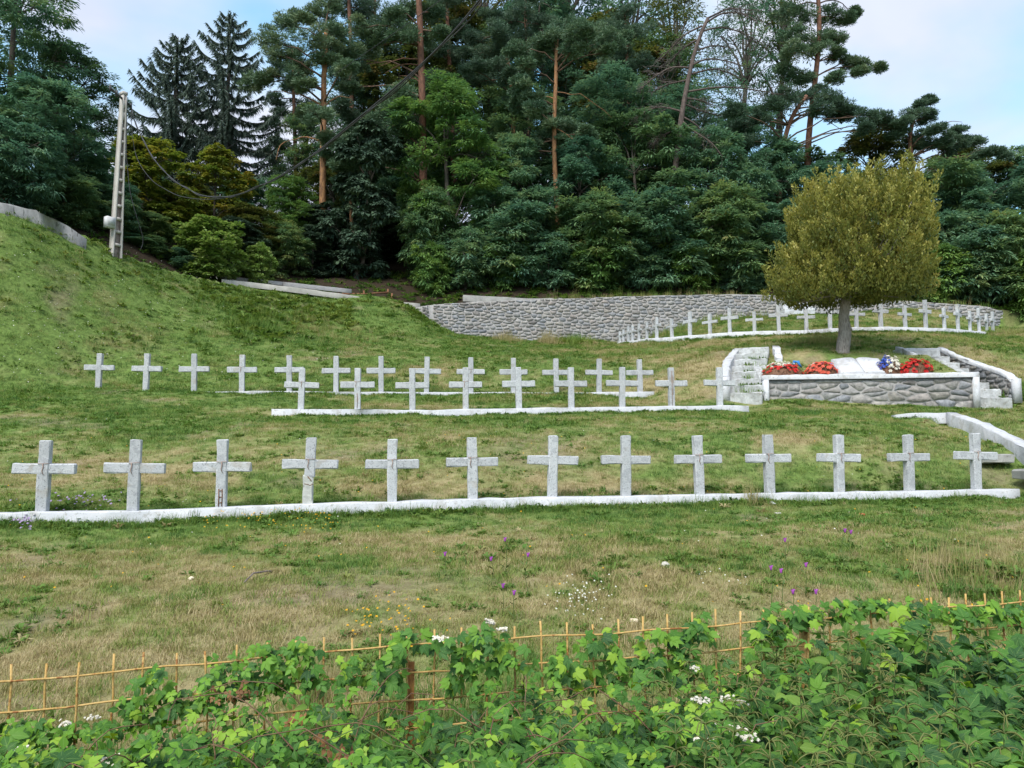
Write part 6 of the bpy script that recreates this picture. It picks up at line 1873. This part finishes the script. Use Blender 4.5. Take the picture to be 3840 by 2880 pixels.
for n_, (px, py, Y) in enumerate(spots):
    tip = P(px, py, Y); x, y = tip.x + rnd.gauss(0, .05), tip.y + .05
    zb = gz(x, y) - .02; H = tip.z - zb
    root = empty('nettle_plant', (x, y, zb)); tag(root, f'tall green stinging nettle, {ORDN[n_]} from the left in the right thicket', 'nettle', 'nettles in the right thicket')
    q = smooth_line([(0, 0, 0), ((tip.x - x) * .4, (tip.y - y) * .4, H * .5), (tip.x - x, tip.y - y, H)], 12)
    g = Geo(); g.tube(q, np.linspace(.0055, .002, 12), 5); g.obj('stem', M_GSTEM, root)
    cat = Geo()
    nodes = 9
    for k in range(nodes):
        t = 1 - k * .055 / max(H, .3) * 1.15 - .01
        if t < .25: break
        c = [float(np.interp(t, np.linspace(0, 1, 12), q[:, a])) for a in range(3)]
        az = k * 1.57 + n_; s = np.interp(k, [0, 1, 3, 8], [.35, .62, 1.0, 1.15])
        for sg in (0, math.pi):
            d = Vector((math.cos(az + sg), math.sin(az + sg), -.25 + (.5 if k < 2 else 0)))
            nn = Vector((-d.x * .25, -d.y * .25, 1.0)) + Vector((rnd.gauss(0, .15), rnd.gauss(0, .15) - .1, 0))
            M = leaf_matrix(Vector(c) + d * .012, nn, d, s * rnd.uniform(.85, 1.15))
            o = link_mesh('leaf', LEAF_ME['nettle', rnd.randrange(NV), int(np.clip(rnd.gauss(2.1 - (.0 if k > 2 else -.8), .8), 0, 4))], root); o.matrix_local = M
        if 0 <= k <= 5:
            for _ in range(7):
                a = rnd.uniform(0, 6.28); l = rnd.uniform(.03, .08)
                e = np.array(c) + np.array([math.cos(a) * l, math.sin(a) * l, rnd.uniform(-.03, .015)])
                limb(cat, np.array(c), e, .0030, .0022, np.random.default_rng(rnd.randrange(9999)), sag=.25, n=5, k=4)
    tag(cat.obj('catkins', M_CATKIN, root), kind='stuff')

# ------------------------------------------------------------------ sward
sc = Scatter()
r = np.random.default_rng(3)
def put(X, Y, idx, scale, tint, mask_obj=True):
    m = (Y < crest_y(X) - .05)
    if mask_obj:
        for a_, b_, hw_ in NO_GRASS: m &= ~in_rect(X, Y, a_, b_, hw_)
        s = (X - bl.x) * BV.x + (Y - bl.y) * BV.y; v = -((X - bl.x) * BN.x + (Y - bl.y) * BN.y)
        m &= ~((s > -.1) & (s < BL + .1) & (v > -.12) & (v < 2.7))
    X, Y = X[m], Y[m]
    n = len(X)
    f = lambda a: (a[m] if isinstance(a, np.ndarray) else np.full(n, a))
    Z = ground_z(X, Y)
    sc.add(np.stack([X, Y, Z], 1), r.random(n) * 6.283, f(scale), f(idx), np.clip(f(tint), 0, 1), tilt=r.normal(0, .12, (n, 2)))
for y0, y1, dens, sc0 in ((3.7, 6.5, 430, .95), (6.5, 9.5, 300, 1.0), (9.5, 14, 210, 1.05), (14, 21, 150, 1.15), (21, 40, 95, 1.6)):
    half = lambda y: y * .86 + 2.5
    area = (y1 - y0) * (half(y0) + half(y1)); n = int(area * dens)
    Y = r.uniform(y0, y1, n); X = r.uniform(-1, 1, n) * half(y1)
    keep = np.abs(X) < half(Y); X, Y = X[keep], Y[keep]; n = len(X)
    d = dryness(X, Y); b = bareness(X, Y)
    keep = r.random(n) > np.clip(b * .93, 0, .93); X, Y, d = X[keep], Y[keep], d[keep]; n = len(X)
    w = vnoise(X * 1.7 + 50, Y * 2.3)
    idx = np.where(r.random(n) < np.clip((w - .45) * .9 * (1 - d), 0, .4), 3, r.integers(0, 3, n))
    tint = .18 + .60 * d + r.normal(0, .19, n) + (fbm(X * 5, Y * 5, 2) - .5) * .35
    tint = np.where(idx == 3, .10 + .2 * r.random(n), tint)
    scale = sc0 * r.uniform(.6, 1.2, n) * np.where(idx == 3, 1.1, 1.0) * (.75 + .5 * vnoise(X * .9, Y * .9 + 30))
    put(X, Y, idx, scale, tint)
def along(a, b, n, w, idx, s0, s1, t0, t1, mask=False):
    t = r.random(n); X = a[0] + (b[0] - a[0]) * t + r.normal(0, w, n); Y = a[1] + (b[1] - a[1]) * t + r.normal(0, w, n)
    put(X, Y, r.choice(idx, n), r.uniform(s0, s1, n), r.uniform(t0, t1, n), mask)
def spot(px, py, Y, n, w, idx, s0, s1, t0, t1):
    p = P(px, py, Y); X = p.x + r.normal(0, w, n); Yv = p.y + r.normal(0, w * 1.2, n)
    put(X, Yv, r.choice(idx, n), r.uniform(s0, s1, n), r.uniform(t0, t1, n))
f0, f1 = front_pts[0], front_pts[-1]
off = Vector((.04, -.20, 0))
along(kL + off, front_pts[6] + off, 700, .06, [0, 1, 2, 3], .8, 1.5, .05, .4); along(front_pts[6] + off, f1 + off, 700, .06, [0, 1, 2, 3], .8, 1.4, .05, .4)
along(kL + off, f1 + off, 420, .10, [4, 6, 4], .3, .8, .05, .4)
off = Vector((0, .28, 0)); along(kL + off, f1 + off, 600, .1, [0, 2, 3], .9, 1.6, .05, .35)
off = Vector((0, -.24, 0)); along(mp_[0] + off, mp_[-1] + off, 500, .06, [0, 1, 3], .9, 1.5, .05, .35); along(bp_[2] + off, bp_[-1] + off, 500, .06, [0, 1, 3], .9, 1.6, .05, .35)
for a_, b_ in zip(ap[::2], ap[2::2]): along(a_ + off, b_ + off, 110, .07, [0, 1, 3], 1.2, 2.2, .08, .35)
along(bl + BN * .16, br + BN * .16, 240, .06, [0, 2, 3], .6, 1.1, .1, .45)
# stalks in the near meadow, in front of the fence
n = 2200; X = r.uniform(-4.5, 6.5, n); Y = 4.5 + .19 * X + r.normal(0, .16, n); put(X, Y, r.choice([6, 4, 3], n), r.uniform(.5, 1.0, n), r.uniform(.0, .25, n))
n = 2600; X = r.uniform(-4.5, 6.5, n); Y = 4.3 + .2 * X.clip(-3, 9) * .9 + np.abs(r.normal(0, .35, n)); put(X, Y, r.choice([0, 1, 2, 3, 4], n, p=[.25, .2, .25, .15, .15]), r.uniform(.6, 1.3, n), r.uniform(.05, .75, n))
n = 260; X = r.uniform(-10, 13, n); Y = r.uniform(5, 36, n); put(X, Y, r.choice([4, 6, 6], n), r.uniform(.3, .6, n) * (1 + Y / 60), r.uniform(.1, .9, n))
for a in ((320, 605, 5.6, 16, .12, [5, 4], .7, 1.0, .6, .8), (300, 628, 5.0, 20, .15, [4, 5], .6, .9, .1, .35), (490, 612, 5.2, 60, .3, [4, 3], .6, 1.0, .1, .35), (400, 625, 5.1, 60, .3, [3, 4], .6, 1.0, .1, .3),
          (960, 552, 8.2, 40, .35, [4, 5], .6, 1.0, .55, .85), (1000, 560, 7.6, 60, .4, [4, 6], .6, 1.0, .05, .4), (755, 478, 12.6, 8, .1, [5], .8, 1.2, .6, .8), (548, 342, 36.2, 36, .3, [4, 5], 1.1, 2.0, .68, .85),
          (505, 341, 36.4, 30, .35, [4, 5], 1.0, 1.7, .62, .85), (350, 340, 30, 60, .8, [4, 3], .8, 1.4, .5, .8), (310, 325, 31, 40, .6, [4], .8, 1.3, .5, .75), (575, 340, 36.8, 40, .4, [4, 6], 1.5, 2.2, .2, .5),
          (430, 322, 35, 120, .55, [6, 3, 3], .9, 1.6, .2, .42), (415, 315, 35.2, 100, .4, [6, 3], 1.0, 1.7, .2, .42), (335, 314, 33, 120, .7, [6, 3], 1.0, 1.8, .32, .45), (290, 300, 32.5, 260, .9, [6, 3, 3], .9, 1.6, .2, .42),
          (250, 302, 31.8, 200, .8, [6, 3, 3], .9, 1.6, .2, .42), (205, 285, 30.8, 180, .8, [6, 3, 3], .9, 1.5, .2, .42), (260, 325, 29.5, 120, .9, [6, 4], 1.4, 2.2, .1, .45), (110, 330, 25, 50, .6, [4, 3], .7, 1.2, .5, .75),
          (60, 255, 25.5, 90, 1.2, [3, 6], .8, 1.3, .2, .5), (130, 262, 28.6, 90, 1.0, [3, 6], .8, 1.4, .2, .5), (1010, 330, 33.6, 60, .8, [4, 3], .9, 1.6, .4, .8), (1015, 385, 21.6, 80, .5, [6, 4], 1.0, 1.8, .05, .3),
          (990, 398, 20.9, 30, .2, [6, 3], 1.2, 2.0, .05, .25), (800, 396, 20.4, 14, .15, [6, 4], .6, 1.0, .1, .3), (700, 335, 36.2, 60, 1.0, [4], 1.4, 2.2, .2, .6), (830, 345, 25.4, 24, .5, [4, 5], 1.2, 1.8, .5, .75)):
    spot(*a)
# undergrowth on the forest floor
n = 2400; X = r.uniform(-20, 27, n); Y = crest_y(X) + .5 + r.random(n) ** 1.6 * 9
sc.add(np.stack([X, Y, ground_z(X, Y)], 1), r.random(n) * 6.28, r.uniform(1.0, 2.0, n), r.choice([6, 6, 3], n), np.clip(r.normal(.12, .12, n), 0, 1))
# weeds rooted on the steps and along the wall top
for k in range(70):
    t = r.random(); p = Vector((6.24, 20.75, 0)).lerp(Vector((7.62, 24.3, 0)), t); z = 1.36 + (3.22 - 1.36) * (math.floor(t * 8) + 1) / 8
    sc.add([(p.x + r.uniform(-.1, .46), p.y + .02, z - .02)], 0, r.uniform(.5, 1.2), r.choice([3, 6, 4]), r.uniform(.05, .35))
for k in range(200):
    s = r.uniform(.2, .99) * WL; p = w_at(s) - w_nrm(s) * r.uniform(.05, .55)
    sc.add([p - np.array([0, 0, .03])], 0, r.uniform(.8, 1.6), r.choice([4, 4, 5, 6, 1]), r.uniform(.15, .85))
# turf on the bed
n = 900; U = r.uniform(.15, BL - .15, n); Vv = r.uniform(.25, 2.8, n)
sc.add(np.stack([bl.x + BV.x * U - BN.x * Vv, bl.y + BV.y * U - BN.y * Vv, zt - .05 + np.clip(Vv - .3, 0, 9) * .34], 1), r.random(n) * 6.28, r.uniform(.8, 1.5, n), r.integers(0, 4, n), r.uniform(.1, .6, n))
tag(sc.obj('grass', SRC), kind='stuff')

# ------------------------------------------------------------------ wild flowers, stones and litter
def ground_px(px, py, Y0, Y1):
    """where the line of sight through px, py meets the ground between two distances"""
    Y = np.linspace(Y0, Y1, 200); a = P(px, py, 1.0)
    z = ground_z(a.x * Y, Y); d = a.z * Y - z
    i = np.argmax(d < 0) if np.any(d < 0) else np.argmin(np.abs(d))
    return Vector((a.x * Y[i], Y[i], float(z[i])))
def flower_patch(name, mat, pts, br, hgt):
    g = Geo()
    for p in pts:
        h = hgt * rnd.uniform(.5, 1.2)
        blossom(g, (p.x, p.y, p.z + h), (rnd.gauss(0, .3), -.5 + rnd.gauss(0, .3), .8), br * rnd.uniform(.7, 1.2), rnd, 6)
    return tag(g.obj(name, mat), kind='stuff')
Y_ = [ground_px(rnd.gauss(395, 26), rnd.gauss(628, 11), 4.2, 8) for _ in range(60)] + [ground_px(rnd.uniform(200, 345), rnd.gauss(524, 7), 8, 11.2) for _ in range(90)] + \
     [ground_px(rnd.uniform(0, 1020), rnd.uniform(500, 620), 5, 12) for _ in range(60)] + [ground_px(rnd.uniform(0, 1000), rnd.uniform(435, 500), 11, 17) for _ in range(70)]
flower_patch('yellow_flowers', M_YELLOW, Y_, .012, .11)
flower_patch('white_flowers', M_WHITEP, [ground_px(rnd.gauss(582, 16), rnd.gauss(607, 10), 4.8, 8) for _ in range(70)] + [ground_px(rnd.gauss(730, 20), rnd.gauss(590, 8), 5, 8) for _ in range(12)] +
             [ground_px(rnd.uniform(0, 1000), rnd.uniform(330, 560), 7, 37) for _ in range(90)], .010, .12)
flower_patch('clover_flowers', M_WHITEP, [ground_px(rnd.uniform(-60, 330), rnd.uniform(240, 385), 20, 34) for _ in range(420)], .019, .10)
flower_patch('pink_flowers', M_LILAC, [ground_px(rnd.gauss(80, 26), rnd.gauss(507, 4), 10.7, 13) for _ in range(60)] + [ground_px(rnd.gauss(22, 5), rnd.gauss(527, 4), 9, 11) for _ in range(30)], .02, .10)
for n_, (px, py) in enumerate(sorted(((445, 555), (505, 540.5), (528, 556), (491, 560), (503, 587), (514, 594), (771, 569), (781, 572), (806, 566), (793, 593), (816, 593), (845, 531.6), (851, 533), (785, 541)))):
    hgt = rnd.uniform(.25, .42); p = ground_px(px, py + hgt * 95, 4.6, 11)
    root = empty('thistle', (p.x, p.y, p.z - .02)); tag(root, f'slender purple headed thistle, {ORD[n_]} from the left in the lower meadow', 'thistle', 'thistles in the lower meadow')
    top = P(px, py, p.y) - root.location
    g = Geo(); q = limb(g, (0, 0, 0), top, .004, .0025, np.random.default_rng(int(px)), n=7, k=5)
    for k in range(7):
        a = rnd.uniform(0, 6.28); b_ = q[rnd.randrange(0, 5)]; l = rnd.uniform(.05, .12)
        d = np.array([math.cos(a), math.sin(a), .5]); s_ = np.array([-d[1], d[0], 0]) * .010
        g.add([b_, b_ + d * l * .5 - s_, b_ + d * l, b_ + d * l * .5 + s_], [(0, 1, 2, 3)])
    g.obj('stem', M_GSTEM, root)
    g = Geo(); g.tube([top + Vector((0, 0, -.012)), top + Vector((0, 0, 0)), top + Vector((0, 0, .012)), top + Vector((0, 0, .026))], [.006, .012, .011, .017], 7)
    for k in range(12):
        a = k * .52; g.add([top + Vector((0, 0, .008)), top + Vector((math.cos(a) * .02, math.sin(a) * .02, .03)), top + Vector((math.cos(a + .3) * .017, math.sin(a + .3) * .017, .034))], [(0, 1, 2)])
    g.obj('flower_head', M_PURPLE, root)
def rock(name, label, px, py, Y0, Y1, s, mat, seed, cat='stone'):
    bm = bmesh.new(); bmesh.ops.create_icosphere(bm, subdivisions=3, radius=1)
    o_ = Vector((seed * 3.1, seed, 0))
    from mathutils import noise
    for v in bm.verts:
        f = 1 + .35 * noise.noise(v.co * 1.1 + o_) + .12 * noise.noise(v.co * 3 + o_)
        v.co = Vector((v.co.x * s[0] * f, v.co.y * s[1] * f, v.co.z * s[2] * f))
    me = bpy.data.meshes.new(name); bm.to_mesh(me); bm.free(); me.materials.append(mat)
    p = ground_px(px, py, Y0, Y1); o = link_mesh(name, me); o.location = (p.x, p.y, p.z + s[2] * .35); o.rotation_euler = (0, 0, seed)
    tag(o, label, cat)
M_PALE = noise_mat('pale_field_stone', (0.40, 0.38, 0.33), (0.58, 0.55, 0.49), scale=10, bump=.4, bscale=40)
M_BEIGE = noise_mat('beige_stone', (0.60, 0.50, 0.36), (0.72, 0.62, 0.46), scale=20, bump=.3)
M_REDLIT = noise_mat('red_plastic', (0.55, 0.05, 0.04), (0.6, .10, .07), scale=20, bump=0, rough=.4)
rock('field_stone', 'pale rounded stone lying in the dry lower meadow', 665, 567, 6, 10, (.065, .045, .035), M_PALE, 1)
rock('field_stone', 'small beige stone in the meadow below the left crosses', 191, 580, 5.5, 10, (.032, .03, .025), M_BEIGE, 2)
rock('field_stone', 'pinkish stone just behind the mesh fence', 634, 622, 4.6, 7, (.04, .03, .022), M_BEIGE, 3)
rock('field_stone', 'white stone beside the last cross of the front row', 1002, 461.5, 12.5, 15.5, (.085, .06, .055), M_WHITE, 4)
rock('field_stone', 'white broken chip in front of the front kerb', 772, 504.5, 10, 13.6, (.075, .04, .03), M_WHITE, 5)
rock('field_stone', 'grey chip half sunk in the grass below the front kerb', 778, 514, 10, 13, (.05, .04, .02), M_PALE, 6)
rock('plastic_scrap', 'red plastic scrap lying in the grass below the right crosses', 862, 516, 9.5, 12.5, (.055, .04, .035), M_REDLIT, 7, 'litter')
g = Geo(); p0, p1 = ground_px(243, 585, 5.5, 9), ground_px(272, 573, 5.5, 10); limb(g, p0 + Vector((0, 0, .008)), p1 + Vector((0, 0, .012)), .007, .010, np.random.default_rng(4), n=8, k=7)
tag(g.obj('dead_branch', M_BARK_DEAD), 'dry grey stick lying in the meadow', 'stick')
